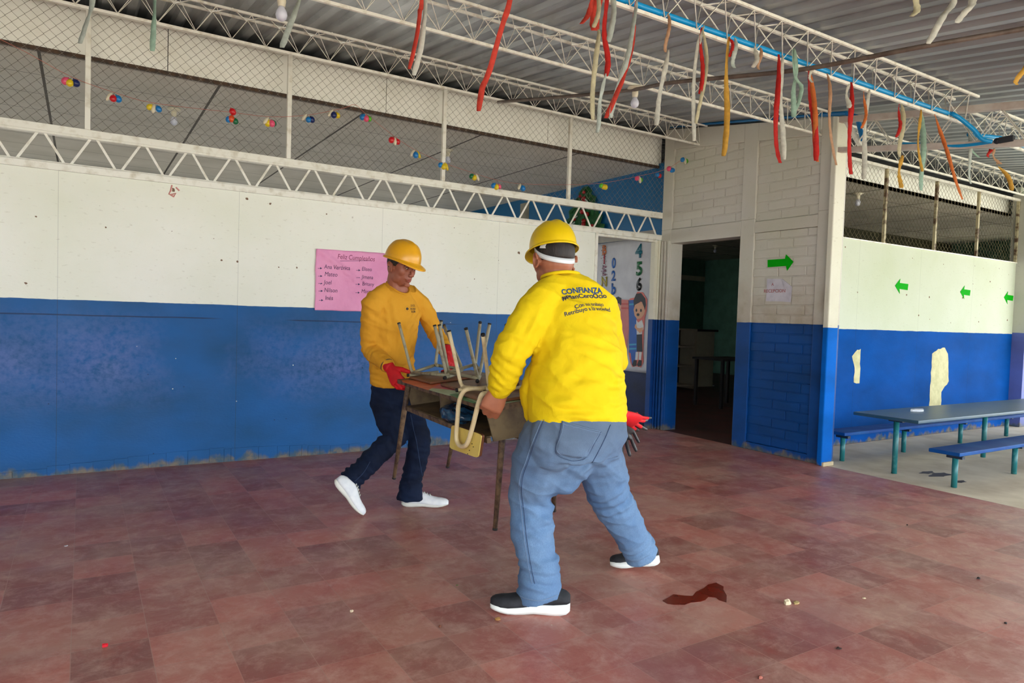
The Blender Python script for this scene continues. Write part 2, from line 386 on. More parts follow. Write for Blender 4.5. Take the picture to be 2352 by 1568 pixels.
# thin ribs of the jamb beside the classroom door
for y in (5.80, 5.853, 5.905): pw.box((PX-.018, y, 0), (PX+.01, y+.026, 2.17))
wr = struct('wall_right', pw, m_pier, bevel=.006)
def bricks(y0, y1, z0, z1, zf, seed):
    b = MB(); random.seed(seed); z = z0; row = 0
    b.box((PX+.025, y0, z0), (X1-.01, y1, max(zf(y0), zf(y1)) if zf else z1))
    while z < (z1-.02):
        y = y1+.012-(.152 if row % 2 else .0)
        while y > y0:
            a, c = max(y-.297, y0+.001), min(y-.006, y1-.001)
            if c-a > .02:
                zz = min(z+.086, z1)
                if zf: zz = min(zz, zf((a+c)/2))
                if zz-z > .02: b.box((PX+.017+random.uniform(-.002, .002), a, z+.004), (PX+.05, c, zz))
            y -= .303
        z += .0915; row += 1
    return b
mb = bricks(4.81, 5.79, 2.297, 3.25, zp, 1); tag(mb.build('brick_panel', m_pier, wr, bevel=.005), 'painted brick panel above the open doorway')
mb = bricks(3.94, 4.64, 2.272, 3.15, zp, 2); tag(mb.build('brick_panel', m_pier, wr, bevel=.005), 'painted brick panel, upper right')
mb = bricks(3.94, 4.64, .07, 2.158, None, 5); tag(mb.build('brick_panel', m_pier, wr, bevel=.005), 'painted brick panel with the green arrow')
cm = MB(); cm.hexa([(5.635, 3.755, 0), (5.785, 3.755, 0), (5.785, 3.81, 0), (5.635, 3.81, 0), (5.635, 3.755, zt(3.7)), (5.785, 3.755, zt(3.7)), (5.785, 3.81, zt(3.8)), (5.635, 3.81, zt(3.8))])
struct('wall_right_column', cm, m_col, bevel=.01)
struct('trim_1', MB().box((5.64, 3.74, 0), (5.79, 3.757, .035)), mat('bare_mortar', [196, 180, 146], .9))
# classroom partition beyond the left wall
pt = MB().box((5.76, 5.99, 0), (5.87, 11.6, 3.08)).box((5.74, 6.0, 0), (5.80, 6.10, 3.1)); ws = struct('wall_classroom', pt, paint_wall('classroom_two_blues', [20, 104, 158], [3, 30, 84], 1.27, blotch=False, holes=False, base=False))
mb = MB(); mb.box((5.742, 6.0, 1.3), (5.752, 6.10, 3.05)); mb.prism([(8.9, 2.2), (9.15, 2.2), (9.15, 3.0), (8.9, 3.0)], (5.757, 0, 0), (0, 1, 0), (0, 0, 1), (.004, 0, 0))
P = [(8.33, 2.33), (8.40, 2.28), (8.55, 2.33), (8.62, 2.47), (8.56, 2.52), (8.58, 2.6), (8.47, 2.68), (8.40, 2.62), (8.33, 2.6), (8.36, 2.5)]
mb.prism(P, (5.757, 0, 0), (0, 1, 0), (0, 0, 1), (.004, 0, 0))
tag(mb.build('bare_plaster', mat('grey_plaster', [150, 148, 134], .85, [120, 118, 104], 5), ws), 'bare grey plaster and column face')
struct('ceiling', MB().box((-5, 6.12, 3.062), (5.76, 11.6, 3.09)), m_ceil)
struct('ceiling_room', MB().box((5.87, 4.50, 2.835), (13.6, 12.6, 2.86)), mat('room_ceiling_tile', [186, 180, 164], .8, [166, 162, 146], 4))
cl = MB()
for k in range(7): cl.box((5.9, 4.95+k*1.22, 2.831), (13.5, 4.96+k*1.22, 2.836))
for k in range(6): cl.box((6.5+k*1.22, 4.5, 2.831), (6.51+k*1.22, 12.5, 2.836))
struct('trim_2', cl, mat('ceiling_runner', [110, 104, 92], .7))
# far classroom walls; unseen openings added to let daylight onto the ceilings
bw = MB()
for x0, x1 in ((-5, -4.2), (-2.2, -1.6), (.4, 1.0), (3.0, 3.6), (5.2, 5.76)): bw.box((x0, 11.6, .9), (x1, 11.7, 2.3))
bw.box((-5, 11.6, 0), (5.87, 11.7, .9)).box((-5, 11.6, 2.3), (5.87, 11.7, 4.5))
struct('wall_back', bw, m_inblue)
m_green = mat('room_green_paint', [92, 134, 112], .8, [78, 116, 96], 4)
struct('wall_room', MB().box((13.5, 4.37, 0), (13.6, 12.6, .8)).box((13.5, 4.37, 1.9), (13.6, 12.6, 2.86)).box((13.5, 6.4, .8), (13.6, 12.6, 1.9)).box((13.5, 4.37, .8), (13.6, 4.7, 1.9)).box((5.87, 12.5, 0), (13.6, 12.6, 2.86)), m_green)  # opening at the far end is added out of view to brighten the ceiling
struct('wall_light_block', MB().box((-5.1, -2.2, 0), (-5.0, 11.7, 3.1)).box((-5.1, 5.96, 3.1), (-5.0, 11.7, 4.5)), m_white)  # unseen wall added to block sky light from this side; also closes the classroom
struct('wall_east', MB().box((13.62, 4.4, 2.87), (13.7, 12.6, 4.6)), m_white); struct('wall_north', MB().box((5.9, 12.62, 2.87), (13.6, 12.7, 4.6)), m_white)
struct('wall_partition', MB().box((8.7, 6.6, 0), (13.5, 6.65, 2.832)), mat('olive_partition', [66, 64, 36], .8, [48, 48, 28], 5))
# arrow wall on the right
aw = struct('wall_arrows', MB().box((5.87, 4.37, 0), (10.66, 4.43, 2.178)).box((10.66, 4.38, 0), (13.6, 4.44, 3.2)), m_arrowwall)
def poly_at(px, Y, eps=.0): return [(float(at(x, y, 1, Y)[0]), float(at(x, y, 1, Y)[2])) for x, y in px]
m_bare = mat('bare_board', [214, 208, 160], .8, [196, 190, 140], 12)
def patch(px):
    b = MB(); P = poly_at(px, 4.369); R = []
    for i, p in enumerate(P):
        q = P[(i+1) % len(P)]; R.append(p); L = math.hypot(q[0]-p[0], q[1]-p[1]); k = int(L/.06)
        for j in range(1, k+1): R.append((p[0]+(q[0]-p[0])*j/(k+1)+random.uniform(-.008, .008), p[1]+(q[1]-p[1])*j/(k+1)+random.uniform(-.008, .008)))
    b.prism(R, (0, 4.3695, 0), (1, 0, 0), (0, 0, 1), (0, -.0012, 0)); tag(b.build('bare_patch', m_bare, aw), 'patch of cream board where the blue paint is gone')
random.seed(4)
patch([(1977, 801), (1974, 880), (1961, 878), (1963, 845), (1957, 818), (1969, 803)])
patch([(2141, 812), (2155, 801), (2170, 798), (2177, 812), (2179, 875), (2162, 900), (2161, 938), (2134, 940)])
pl = MB().box((10.62, 4.22, 0), (10.92, 4.45, 3.1)); struct('wall_pillar', pl, paint_wall('rough_plaster', [196, 194, 184], [96, 110, 176], 1.25, blotch=False, holes=False))
# fascias
fs = MB(); xs = [-5, -3.1, -1.25, .55, 2.35, 4.15, 5.78]
for a, b in zip(xs[:-1], xs[1:]): fs.box((a+.003, 6.10, 3.07), (b-.003, 6.115, 3.42))
struct('trim_3', fs, m_fascia)
struct('trim_4', MB().box((-5, 6.085, 3.045), (5.78, 6.118, 3.072)), m_rust)
fs = MB(); xs = [5.9, 7.1, 8.3, 9.5, 10.7]
for a, b in zip(xs[:-1], xs[1:]): fs.box((a+.003, 4.53, 2.86), (b-.003, 4.545, 3.10))
struct('trim_5', fs, m_fascia); struct('trim_6', MB().box((5.9, 4.50, 2.835), (10.7, 4.55, 2.862)), m_rust)
# corrugated roof
def corr():
    b = MB(); x = -6.0; pr = []; p = .165; h = .026
    while x < 13.8:
        pr += [(x, 0), (x+.055, 0), (x+.078, h), (x+.142, h)]; x += p
    ys = [-2.6, 2.0, 6.5, 14.5]; n = len(pr)
    vs = [(px, y, zr(y)+pz) for y in ys for px, pz in pr]
    b.add(vs, [(i*n+k, i*n+k+1, (i+1)*n+k+1, (i+1)*n+k) for i in range(len(ys)-1) for k in range(n-1)])
    o = struct('ceiling_roof', b, m_roof); md = o.modifiers.new('s', 'SOLIDIFY'); md.thickness = .002; return o
corr()
# ================================================================ lattice girder over the left wall
g = empty('lattice_girder', (0, WY+.02, 2.18), 'white steel lattice girder along the top of the plywood wall', 'girder')
y0, y1 = WY-.012, WY+.045
MB().box((-4.92, y0, 2.435), (5.69, y1, 2.452)).box((-4.92, y0, 2.452), (5.69, y0+.006, 2.50)).box((-4.92, y0, 2.494), (5.69, y1, 2.502)).build('top_chord', m_white, g, bevel=.003)
MB().box((-4.92, y0, 2.232), (5.69, y1, 2.245)).box((-4.92, y0, 2.185), (5.69, y0+.006, 2.24)).build('bottom_chord', m_white, g, bevel=.003)
per = 0.318; c0 = -.258; k = -15
while True:
    c = c0+k*per; k += 1
    if c > 5.6: break
    for s in (-1, 1):
        a = c+s*.022; b = c+s*(per/2-.022)
        if b > 5.67: continue
        MB().bar((a, WY+.006, 2.438), (b, WY+.006, 2.243), .016, .010, (0, 1, 0)).build('diagonal_bar', m_white, g)
# ================================================================ wire mesh screens
def chain(x0, x1, z0, z1, Y, s, r, sag=None):
    b = MB(); n = int((x1-x0)/s); m = int((z1-z0)/s)
    for i in range(n):
        xa = x0+i*s; pts = []
        for j in range(m+1):
            z = z0+j*s+(z1-z0-m*s)/2; up = (j+i) % 2
            x = xa+(s if up else 0); pts.append((x+(r*.9 if up else -r*.9), Y+(r if up else -r)*(1 if j % 2 else -1)*.8, z))
        b.tube(pts, r, 4, cap=False)
    return b
ms = empty('mesh_screen', (2.9, WY, 2.50), 'chain link screen in white posts above the plywood wall', 'screen')
px_ = [.02, 1.445, 2.87, 4.335, 5.735]
for i, x in enumerate(px_): MB().box((x-.018, WY-.018, 2.502), (x+.018, WY+.018, 3.36)).build('post', m_white, ms, bevel=.004)
MB().box((-4.5, WY-.015, 3.352), (5.75, WY+.015, 3.378)).build('top_rail', m_white, ms)
ed = [-1.4]+px_
for a, b in zip(ed[:-1], ed[1:]): chain(a+.02, b-.02, 2.505, 3.35, WY+.012, .0365, .0017).build('wire_mesh', m_wire, ms)
ms = empty('mesh_screen', (8.6, 4.37, 2.18), 'chain link screen in rusty posts above the wall with three green arrows', 'screen')
pr_ = [7.49, 8.54, 9.54, 10.6]
for x in pr_: MB().box((x-.016, 4.36, 2.18), (x+.016, 4.39, 3.01)).build('post', mat('rust_cream_post', [186, 176, 140], .7, [90, 66, 46], 12, .45, .6), ms)
MB().box((5.9, 4.355, 3.0), (10.7, 4.39, 3.03)).box((5.9, 4.355, 2.178), (10.64, 4.395, 2.19)).build('rail', m_truss, ms)
for a, b in zip([5.9]+pr_[:-1], pr_): chain(a+.02, b-.02, 2.19, 3.0, 4.40, .038, .0019).build('wire_mesh', m_wire2, ms)
# ================================================================ roof trusses
def truss(x0, x1, Y, zl, label, hh=.195, hw=.085, web=.0047, ends=True):
    t = empty('roof_truss', ((x0+x1)/2, Y, zl), label, 'roof truss', 'roof trusses')
    MB().box((x0, Y-.009, zl-.009), (x1, Y+.009, zl+.009)).build('bottom_chord', m_truss, t)
    for s in (-1, 1):
        yy = Y+s*hw; zz = zl+hh+s*hw*.128
        MB().box((x0+.1, yy-.008, zz-.008), (x1, yy+.008, zz+.008)).build('top_chord', m_truss, t)
        n = int((x1-x0)/.1195); pts = []
        for i in range(n+1):
            x = x1-.02-i*.1195; pts.append((x, Y+s*.006, zl+.008) if i % 2 == 0 else (x, yy, zz-.006))
        MB().tube(pts, web, 5).build('web_bar', m_truss, t, smooth=True)
    pts = []
    for i in range(int((x1-x0-.2)/.1195)): pts.append((x1-.03-i*.1195, Y+(hw if i % 2 else -hw), zl+hh))
    MB().tube(pts, .0045, 5).build('web_bar', m_truss, t, smooth=True)
    return t
truss(-5, 5.70, 5.42, 3.18, 'cream steel roof truss closest to the wire mesh on the left wall')
truss(-5, 5.70, 3.95, 2.985, 'cream steel roof truss in the middle, carrying the light bulbs')
tc = truss(-5, 5.70, 2.74, 2.825, 'cream steel roof truss with the bright blue conduit and paper streamers')
truss(-5, 5.70, 1.30, 2.665, 'cream steel roof truss nearest, only its streamers in view')
truss(5.80, 13, 3.97, 2.93, 'cream steel truss over the yard, in front of the wall with three arrows')
truss(5.80, 13, 2.74, 2.775, 'cream steel truss over the yard carrying blue conduit, at the right edge')
# cross beam at the end of the tiled floor
bmn = empty('cross_beam', (PX, 2.0, 2.3), 'grey white lattice beam crossing the roof at the brick column', 'beam')
def bz(Y, top): return (2.955+.145*(Y-2.75)) if top else (2.685+.15*(Y-2.75))
for top, h in ((1, .05), (0, .045)):
    MB().hexa([(PX-.03, -2.2, bz(-2.2, top)-h), (PX+.03, -2.2, bz(-2.2, top)-h), (PX+.03, 3.76, bz(3.76, top)-h), (PX-.03, 3.76, bz(3.76, top)-h),
               (PX-.03, -2.2, bz(-2.2, top)), (PX+.03, -2.2, bz(-2.2, top)), (PX+.03, 3.76, bz(3.76, top)), (PX-.03, 3.76, bz(3.76, top))]).build('top_chord' if top else 'bottom_chord', mat('grey_white_beam', [206, 196, 186], .55, [188, 172, 160], 8), bmn, bevel=.004)
for s in (-1, 1):
    pts = [(PX+s*.022, 3.6-i*.16, bz(3.6-i*.16, i % 2)-(.05 if i % 2 else 0)) for i in range(36)]
    MB().tube(pts, .0065, 6).build('web_bar', m_truss, bmn, smooth=True)
MB().bar((PX, 3.70, 3.05), (PX, 3.56, 2.81), .05, .03).build('brace', m_truss, bmn)
# ================================================================ classroom door, banner, wall decorations
d = empty('door_1', (5.18, WY, 0)); tag(d, kind='structure')
MB().box((4.715, WY-.012, 0), (4.75, WY+.06, 2.185)).box((4.715, WY-.010, 2.155), (5.615, WY+.06, 2.183)).build('door_frame', m_white, d, bevel=.003)
m_stile = paint_wall('painted_stile', [230, 226, 208], [2, 60, 128], 1.27, dirt=.3, blotch=False, holes=False)
MB().box((5.585, WY-.012, 0), (5.615, WY+.06, 2.155)).box((5.617, WY-.005, 0), (5.69, WY+.05, 2.183)).box((5.635, WY-.02, 0), (5.66, WY, 2.183)).build('door_stile', m_stile, d, bevel=.003)
# banner on the partition, seen through the doorway (wall plane x=5.76)
bx = 5.748
def Wp(x, y): p = at(x, y, 0, bx); return (float(p[1]), float(p[2]))
ban = MB(); nu, nv = 24, 30; y0, y1, z0, z1 = 6.115, 7.30, .615, 2.235
vs = []; 
for j in range(nv+1):
    for i in range(nu+1):
        y = y0+(y1-y0)*i/nu; z = z0+(z1-z0)*j/nv
        vs.append((bx-.004-.004*abs(noise.noise(Vector((y*3, z*1.3, 1))))-.002*noise.noise(Vector((y*9, z*5, 3))), y, z+.012*(1-i/nu)))
ban.add(vs, [(j*(nu+1)+i, j*(nu+1)+i+1, (j+1)*(nu+1)+i+1, (j+1)*(nu+1)+i) for j in range(nv) for i in range(nu)])
bo = ban.build('banner', mat('white_banner', [206, 206, 210], .55, [192, 192, 198], 4), smooth=True)
md = bo.modifiers.new('s', 'SOLIDIFY'); md.thickness = .0015
tag(bo, 'white printed banner with numerals and schoolchildren hanging inside the classroom door', 'banner')
def flat(name, P, m, parent, lift=0, ax='Y', thick=.0012):
    b = MB(); b.prism(P, (bx-.0105-lift*.35, 0, 0), (0, 1, 0), (0, 0, 1), (-thick, 0, 0)); return b.build(name, m, parent)
def pxs(L): return [Wp(1370+x/4.612, 540+y/4.612) for x, y in L]
def ell(cx, cy, rx, ry, n=20): return pxs([(cx+rx*math.cos(2*math.pi*k/n), cy+ry*math.sin(2*math.pi*k/n)) for k in range(n)])
cR = mat('banner_red', [206, 84, 74], .6); cB = mat('banner_blue', [24, 92, 176], .6); cPk = mat('banner_pink', [214, 122, 112], .6); cK = mat('banner_black', [22, 20, 24], .6)
cS = mat('banner_skin', [226, 168, 128], .6); cW = mat('banner_white', [226, 224, 218], .6); cBl = mat('banner_light_blue', [60, 160, 200], .6); cO = mat('banner_outline', [220, 110, 96], .6)
flat('schoolboy_outline', pxs([(410, 660), (440, 600), (500, 605), (545, 680), (540, 800), (520, 880), (515, 960), (508, 1060), (500, 1240), (506, 1340), (480, 1400), (430, 1388), (385, 1395), (362, 1330), (348, 1240), (350, 690), (360, 672)]), cO, bo)
flat('pencil', pxs([(352, 690), (400, 684), (432, 880), (436, 1250), (414, 1350), (385, 1375), (370, 1250), (352, 1240)]), cB, bo, .002)
for y in (725, 1150, 1195): flat('pencil_band', pxs([(354, y), (430 if y > 900 else 402, y-3), (430 if y > 900 else 402, y+14), (354, y+18)]), cBl, bo, .004)
flat('pencil', pxs([(272, 680), (345, 685), (350, 1000), (330, 1190), (322, 1250), (300, 1270), (285, 1180), (262, 900)]), cPk, bo, .001)
for y in (720, 765): flat('pencil_band', pxs([(272, y), (346, y), (346, y+16), (272, y+16)]), cR, bo, .003)
flat('hair', pxs([(405, 760), (400, 690), (430, 620), (480, 612), (525, 670), (532, 740), (520, 800), (505, 760), (480, 700), (430, 735), (410, 790)]), cK, bo, .003)
flat('face', pxs([(402, 790), (415, 740), (440, 725), (490, 705), (515, 770), (522, 800), (510, 845), (480, 880), (440, 890), (412, 850)]), cS, bo, .0045)
for cx, cy, rx, ry in ((432, 795, 9, 17), (480, 797, 9, 17), (449, 842, 15, 15)): flat('eye' if cy < 830 else 'mouth', ell(cx, cy, rx, ry), cK, bo, .007)
flat('shirt', pxs([(430, 895), (450, 925), (490, 895), (508, 960), (505, 1000), (492, 1000), (490, 1050), (436, 1052), (430, 960)]), cW, bo, .004)
flat('arm', pxs([(420, 940), (432, 950), (440, 980), (470, 985), (500, 975), (500, 1005), (470, 1038), (435, 1005), (412, 975)]), cS, bo, .006)
flat('trousers', pxs([(434, 1052), (490, 1048), (496, 1235), (436, 1232)]), cK, bo, .006)
for x in (425, 460): flat('sock', pxs([(x, 1236), (x+28, 1236), (x+20, 1320), (x-6, 1318)]), cW, bo, .005)
for x in (385, 438): flat('shoe', pxs([(x+20, 1320), (x+50, 1325), (x+48, 1380), (x+15, 1392), (x, 1372)]), cK, bo, .007)
flat('hair', pxs([(195, 700), (205, 665), (240, 650), (270, 665), (272, 730), (262, 750), (245, 720), (205, 750)]), cK, bo, .003)
flat('face', pxs([(205, 750), (245, 720), (268, 750), (268, 880), (240, 880), (215, 820)]), cS, bo, .0045)
flat('eye', ell(252, 795, 8, 16), cK, bo, .007)
flat('corner_blot', pxs([(592, 1365), (560, 1378), (543, 1402), (560, 1422), (592, 1425)]), cB, bo, .002)
RB, UB = (0, -1, 0), (0, 0, 1)
def btxt(s, x, y, size, col, sx=.8):
    p = Wp(1370+x/4.612, 540+y/4.612); text(s, size, mat('numeral_'+col[0], col[1], .5), bo, (bx-.012, p[0], p[1]), RB, UB, .035, name='numeral', sx=sx)
TE = ('teal', [14, 108, 128]); GR = ('green', [14, 110, 60]); BK = ('black', [18, 18, 20]); BL = ('blue', [28, 96, 176])
btxt('4', 455, 235, .225, TE, 1.05); btxt('5', 458, 420, .225, GR, 1.05); btxt('6', 455, 582, .21, BK, .95)
btxt('0', 188, 345, .175, BL, .9); btxt('2', 185, 480, .175, BL, .9); btxt('b', 185, 622, .19, BL, .95)
for s, y, col in (('B', 205, ('orange', [206, 112, 50])), ('I', 300, ('crimson', [170, 40, 60])), ('E', 425, ('mauve', [150, 110, 130])), ('N', 540, ('olive', [176, 160, 50]))): btxt(s, 88, y, .17, col, .95)
b = MB()
for k in range(46):
    y = 110+k*10.5; p = Wp(1370+(58+(k*37) % 60)/4.612, 540+y/4.612); b.ball((bx-.013, p[0], p[1]), .004+.002*(k % 3), n=6)
b.build('sequins', mat('silver_sequin', [210, 196, 200], .15, metal=.8), bo, smooth=True)
tag(MB().box((5.742, 6.12, 2.245), (5.758, 11.5, 2.33)).build('wall_rail', mat('grey_rail', [168, 164, 154], .6)), 'grey rail along the blue classroom wall above the banner', 'rail')
# christmas tree decoration
tr = MB(); random.seed(11)
def Tp(x, y): p = at(x, y, 0, 5.748); return np.array(p)
cx = 7.50
tiers = [(2.98, .14, .16), (2.88, .24, .18), (2.76, .33, .2), (2.63, .40, .2), (2.50, .46, .2)]
for i, (z, hw, hh) in enumerate(tiers):
    n = 5+i
    for k in range(n):
        y = cx+(-hw+2*hw*(k+.5)/n); e = hw/n*1.25
        hh = min(hh, z-2.36); tr.add([(5.745-.006*i, y-e, z-.02), (5.745-.006*i, y+e, z-.02), (5.735-.006*i, y+random.uniform(-.02, .02), z-hh-.03), (5.72-.006*i, y, z-hh*.4), (5.744-.006*i, cx+(y-cx)*.3, z+hh*.4)], [(0, 3, 4), (3, 1, 4), (0, 2, 3), (3, 2, 1)])
to = tr.build('paper_tree', mat('green_foil', [18, 96, 44], .4, [10, 70, 34], 12)); md = to.modifiers.new('s', 'SOLIDIFY'); md.thickness = .001
tag(to, 'green paper tree with red baubles on the blue classroom wall above the door', 'wall decoration')
for k in range(16):
    z = 2.30+k*.043; hw = .5*(3.1-z)/.9; MB().ball((5.695, cx+random.uniform(-hw, hw)*.8, z), random.uniform(.022, .034), n=10).build('bauble', mat('red_foil', [170, 22, 30], .3), to, smooth=True)
for k in range(8):
    z = 2.32+k*.08; hw = .3; y = cx+random.uniform(-hw, hw); MB().bar((5.69, y, z), (5.69, y+.06, z+random.uniform(-.03, .05)), .006, .016).build('candy_stripe', mat('silver_tape', [190, 200, 196], .3), to)
# ================================================================ signs on the walls
m_arrow = mat('green_arrow_vinyl', [0, 172, 8], .8, spec=.1)
def arrowY(P, name, label, grp=None):
    o = MB().prism(P, (PX+.014, 0, 0), (0, 1, 0), (0, 0, 1), (-.003, 0, 0)).build(name, m_arrow); tag(o, label, 'arrow sign', grp); return o
arrowY([(4.474, 1.885), (4.276, 1.885), (4.267, 1.926), (4.182, 1.851), (4.248, 1.770), (4.262, 1.815), (4.470, 1.812)], 'arrow_sign', 'large bright green arrow pointing right on the brick panel')
def arrowX(x0, x1, zc, label, k):
    h = .036; P = [(x0, zc), (x0+.10, zc+.082), (x0+.092, zc+h), (x1, zc+h-.004), (x1-.01, zc-h-.002), (x0+.092, zc-h+.004), (x0+.105, zc-.085)]
    o = MB().prism(P, (0, 4.369, 0), (1, 0, 0), (0, 0, 1), (0, -.003, 0)).build('arrow_sign', m_arrow); tag(o, label, 'arrow sign', 'green arrows pointing left'); return o
arrowX(7.75, 8.02, 1.735, 'small green arrow pointing left, closest to the white column', 0)
arrowX(9.19, 9.44, 1.732, 'small green arrow pointing left, middle of the three on the wall', 1)
arrowX(10.33, 10.59, 1.713, 'small green arrow pointing left, farthest along the wall', 2)
P = [(4.469, 1.700), (4.294, 1.693), (4.184, 1.617), (4.190, 1.470), (4.30, 1.478), (4.47, 1.481)]
nb = MB(); nb.prism(P, (PX+.012, 0, 0), (0, 1, 0), (0, 0, 1), (-.002, 0, 0)); nb.prism([(4.294, 1.694), (4.184, 1.618), (4.262, 1.612)], (PX+.009, 0, 0), (0, 1, 0), (0, 0, 1), (-.004, 0, 0))
no = nb.build('paper_notice', mat('white_paper', [206, 202, 210], .7, [186, 182, 192], 10, bs=.3, bsc=18)); tag(no, 'white sheet of paper with a folded corner below the green arrow', 'notice')
text('RECEPCION', .044, mat('faded_red_ink', [190, 120, 120], .7), no, (PX+.008, 4.375, 1.565), (0, -1, 0), (0, 0, 1), .01, sx=1.05)
text('A', .04, MATS['faded_red_ink'], no, (PX+.008, 4.40, 1.63), (0, -1, 0), (0, 0, 1), .01)
# pink birthday poster
PY = WY-.004; x0, x1, z0, z1 = 1.69, 2.47, 1.252, 1.775
vs = []; nu, nv = 60, 44
for j in range(nv+1):
    for i in range(nu+1):
        x = x0+(x1-x0)*i/nu; z = z0+(z1-z0)*j/nv; u, v = i/nu, j/nv
        q = .004+.012*abs(noise.noise(Vector((x*5, 2, z*6))))+.005*abs(noise.noise(Vector((x*15, 5, z*17))))
        dd = (u-.08)+(v-1)*.9; q += .022*math.exp(-((u*1.0-(1-v)*.95-.02)/.06)**2)*(1-v*.3)
        vs.append((x+.006*noise.noise(Vector((0, 0, z*9))), PY-q, z+(.012*u if j == nv else 0)+.004*noise.noise(Vector((x*8, 0, 0)))))
po = MB().add(vs, [(j*(nu+1)+i, j*(nu+1)+i+1, (j+1)*(nu+1)+i+1, (j+1)*(nu+1)+i) for j in range(nv) for i in range(nu)])
pme = po.mesh(); pb = bvh(pme)
po = finish(pme, 'paper_poster', mat('pink_poster_paper', [236, 158, 198], .6, [228, 146, 190], 4, bs=.8, bsc=7, bd=.03), smooth=True)
md = po.modifiers.new('s', 'SOLIDIFY'); md.thickness = .0008
tag(po, 'pink handwritten birthday poster taped where the white and blue paint meet', 'poster')
ink = mat('violet_marker', [62, 22, 74], .6); ink2 = mat('red_marker', [140, 40, 84], .6); ink3 = mat('navy_marker', [24, 28, 84], .6)
def ptxt(s, px, py, size, m=ink, al='LEFT', sx=.92, it=.12, bold=.006):
    p = at(px, py, 1, PY); text(s, size, m, po, (p[0], PY-.03, p[2]), (1, 0, 0), (0, 0, 1), bold, al, proj=pb, italic=it, sx=sx)
ptxt('Feliz Cumpleaños', 774, 594, .060, ink2, sx=.80, bold=.0)
def pxy(x, y): return 710+x/9.8, 560+y/9.8
for s, x, y in (('Ana Verónica', 330, 555), ('Mateo', 335, 720), ('Joel', 325, 905), ('Nilson', 325, 1080), ('Inés', 345, 1255), ('Eliseo', 1170, 600), ('Jimena', 1170, 780), ('Britany', 1170, 935), ('Marcos', 1160, 1100)):
    ptxt(s, *pxy(x, y), .052 if x < 1000 else .047, sx=.86 if s != 'Ana Verónica' else .80, bold=.0)
def stroke(a, b2, m, r=.0016):
    pa, pc = at(*a, 1, PY), at(*b2, 1, PY); b = MB(); pts = []
    for t in np.linspace(0, 1, 10):
        p = pa+(pc-pa)*t; h = pb.ray_cast(Vector((p[0], PY-.2, p[2])), Vector((0, 1, 0))); y = h[0][1] if h[0] else PY-.01
        pts.append((p[0], y-.001, p[2]))
    b.tube(pts, r, 4); return b
stroke(pxy(690, 384), pxy(1400, 380), ink).build('underline', ink, po)
for x, y in ((190, 550), (195, 725), (200, 890), (205, 1060), (215, 1268), (1050, 595), (1040, 762), (1035, 910), (1035, 1097)):
    b = stroke(pxy(x, y), pxy(x+75, y), ink3); p = at(*pxy(x+82, y), 1, PY); h = pb.ray_cast(Vector((p[0], PY-.2, p[2])), Vector((0, 1, 0))); yy = (h[0][1] if h[0] else PY)-.0015
    b.add([(p[0]-.012, yy, p[2]+.009), (p[0]-.012, yy, p[2]-.009), (p[0]+.006, yy, p[2])], [(0, 1, 2)]); b.build('arrow_mark', ink3, po)
# wall stains: red crayon scribble
m_pk = mat('pink_crayon', [214, 150, 142], .7)
b = MB()
for L in ([(395, 425), (392, 438), (388, 445), (400, 452)], [(404, 430), (412, 438)], [(392, 447), (404, 444), (398, 452)]):
    P = [at(x, y, 1, WY-.0012) for x, y in L]; b.tube(P, .006, 4)
tag(b.build('crayon_mark', m_pk), 'pink scribble high on the white wall above the blue', 'wall mark')
# ================================================================ yard furniture
m_tbl = mat('blue_table_paint', [30, 74, 104], .35, [56, 88, 96], 3, .4, .7); m_bnch = mat('blue_bench_paint', [2, 66, 138], .6, [24, 86, 152], 5, .45, .7, spec=.2)
m_tleg = mat('teal_steel_leg', [30, 112, 116], .4, [96, 160, 156], 16, .55, .8)
def long_table(name, label, cat, x0, x1, y0, y1, z, m, legs, top=.03, group=None, lr=.022):
    t = empty(name, (x0, (y0+y1)/2, 0), label, cat, group)
    b = MB().box((x0, y0, z-top), (x1, y1, z)); b.build('bench_top' if cat == 'bench' else 'table_top', m, t, bevel=.006)
    b = MB()
    for i, (x, ys) in enumerate(legs):
        MB().box((x-.02, ys[0]-.06, z-top-.022), (x+.02, ys[-1]+.06, z-top-.001)).build('cross_bar', mat('dark_blue_steel', [20, 40, 62], .5), t)
        for y in ys: MB().tube([(x, y, z-top-.02), (x, y, .0)], lr, 12).build('leg', m_tleg, t, smooth=True)
    return t
long_table('outdoor_table', 'long blue wooden table on teal steel legs behind the front bench', 'table', 5.86, 10.4, 3.05, 3.62, .50, m_tbl, [(5.99, (3.30,)), (7.65, (3.34,)), (9.3, (3.34,))], top=.028)
long_table('outdoor_bench', 'blue bench with teal legs, standing in front of the long blue table', 'bench', 5.90, 10.2, 2.74, 2.98, .285, m_bnch, [(5.94, (2.79,)), (7.04, (2.82,)), (8.7, (2.82,))], group='blue benches')
long_table('outdoor_bench', 'blue bench between the long blue table and the wall with arrows', 'bench', 6.02, 10.2, 3.79, 4.01, .27, m_bnch, [(6.06, (3.83,)), (7.12, (3.84,)), (8.34, (3.88,)), (9.5, (3.91,))], group='blue benches')
b = MB(); p = at(2108, 944, 2, .50); vs = [p+V(.09*math.cos(t)*(1+.2*math.sin(3*t)), .035*math.sin(t), .001) for t in np.linspace(0, 2*math.pi, 17)[:-1]]
up_ = [q+V(0, 0, .012+.008*random.random()) for q in vs]; c = p+V(0, 0, .022)
b.add(list(vs)+list(up_)+[c], [tuple(range(16))[::-1]]+[(i, (i+1) % 16, 16+(i+1) % 16, 16+i) for i in range(16)]+[(16+i, 16+(i+1) % 16, 32) for i in range(16)])
tag(b.build('crumpled_paper', mat('white_tissue', [226, 230, 238], .8)), 'crumpled white paper lying on the long blue table', 'paper')
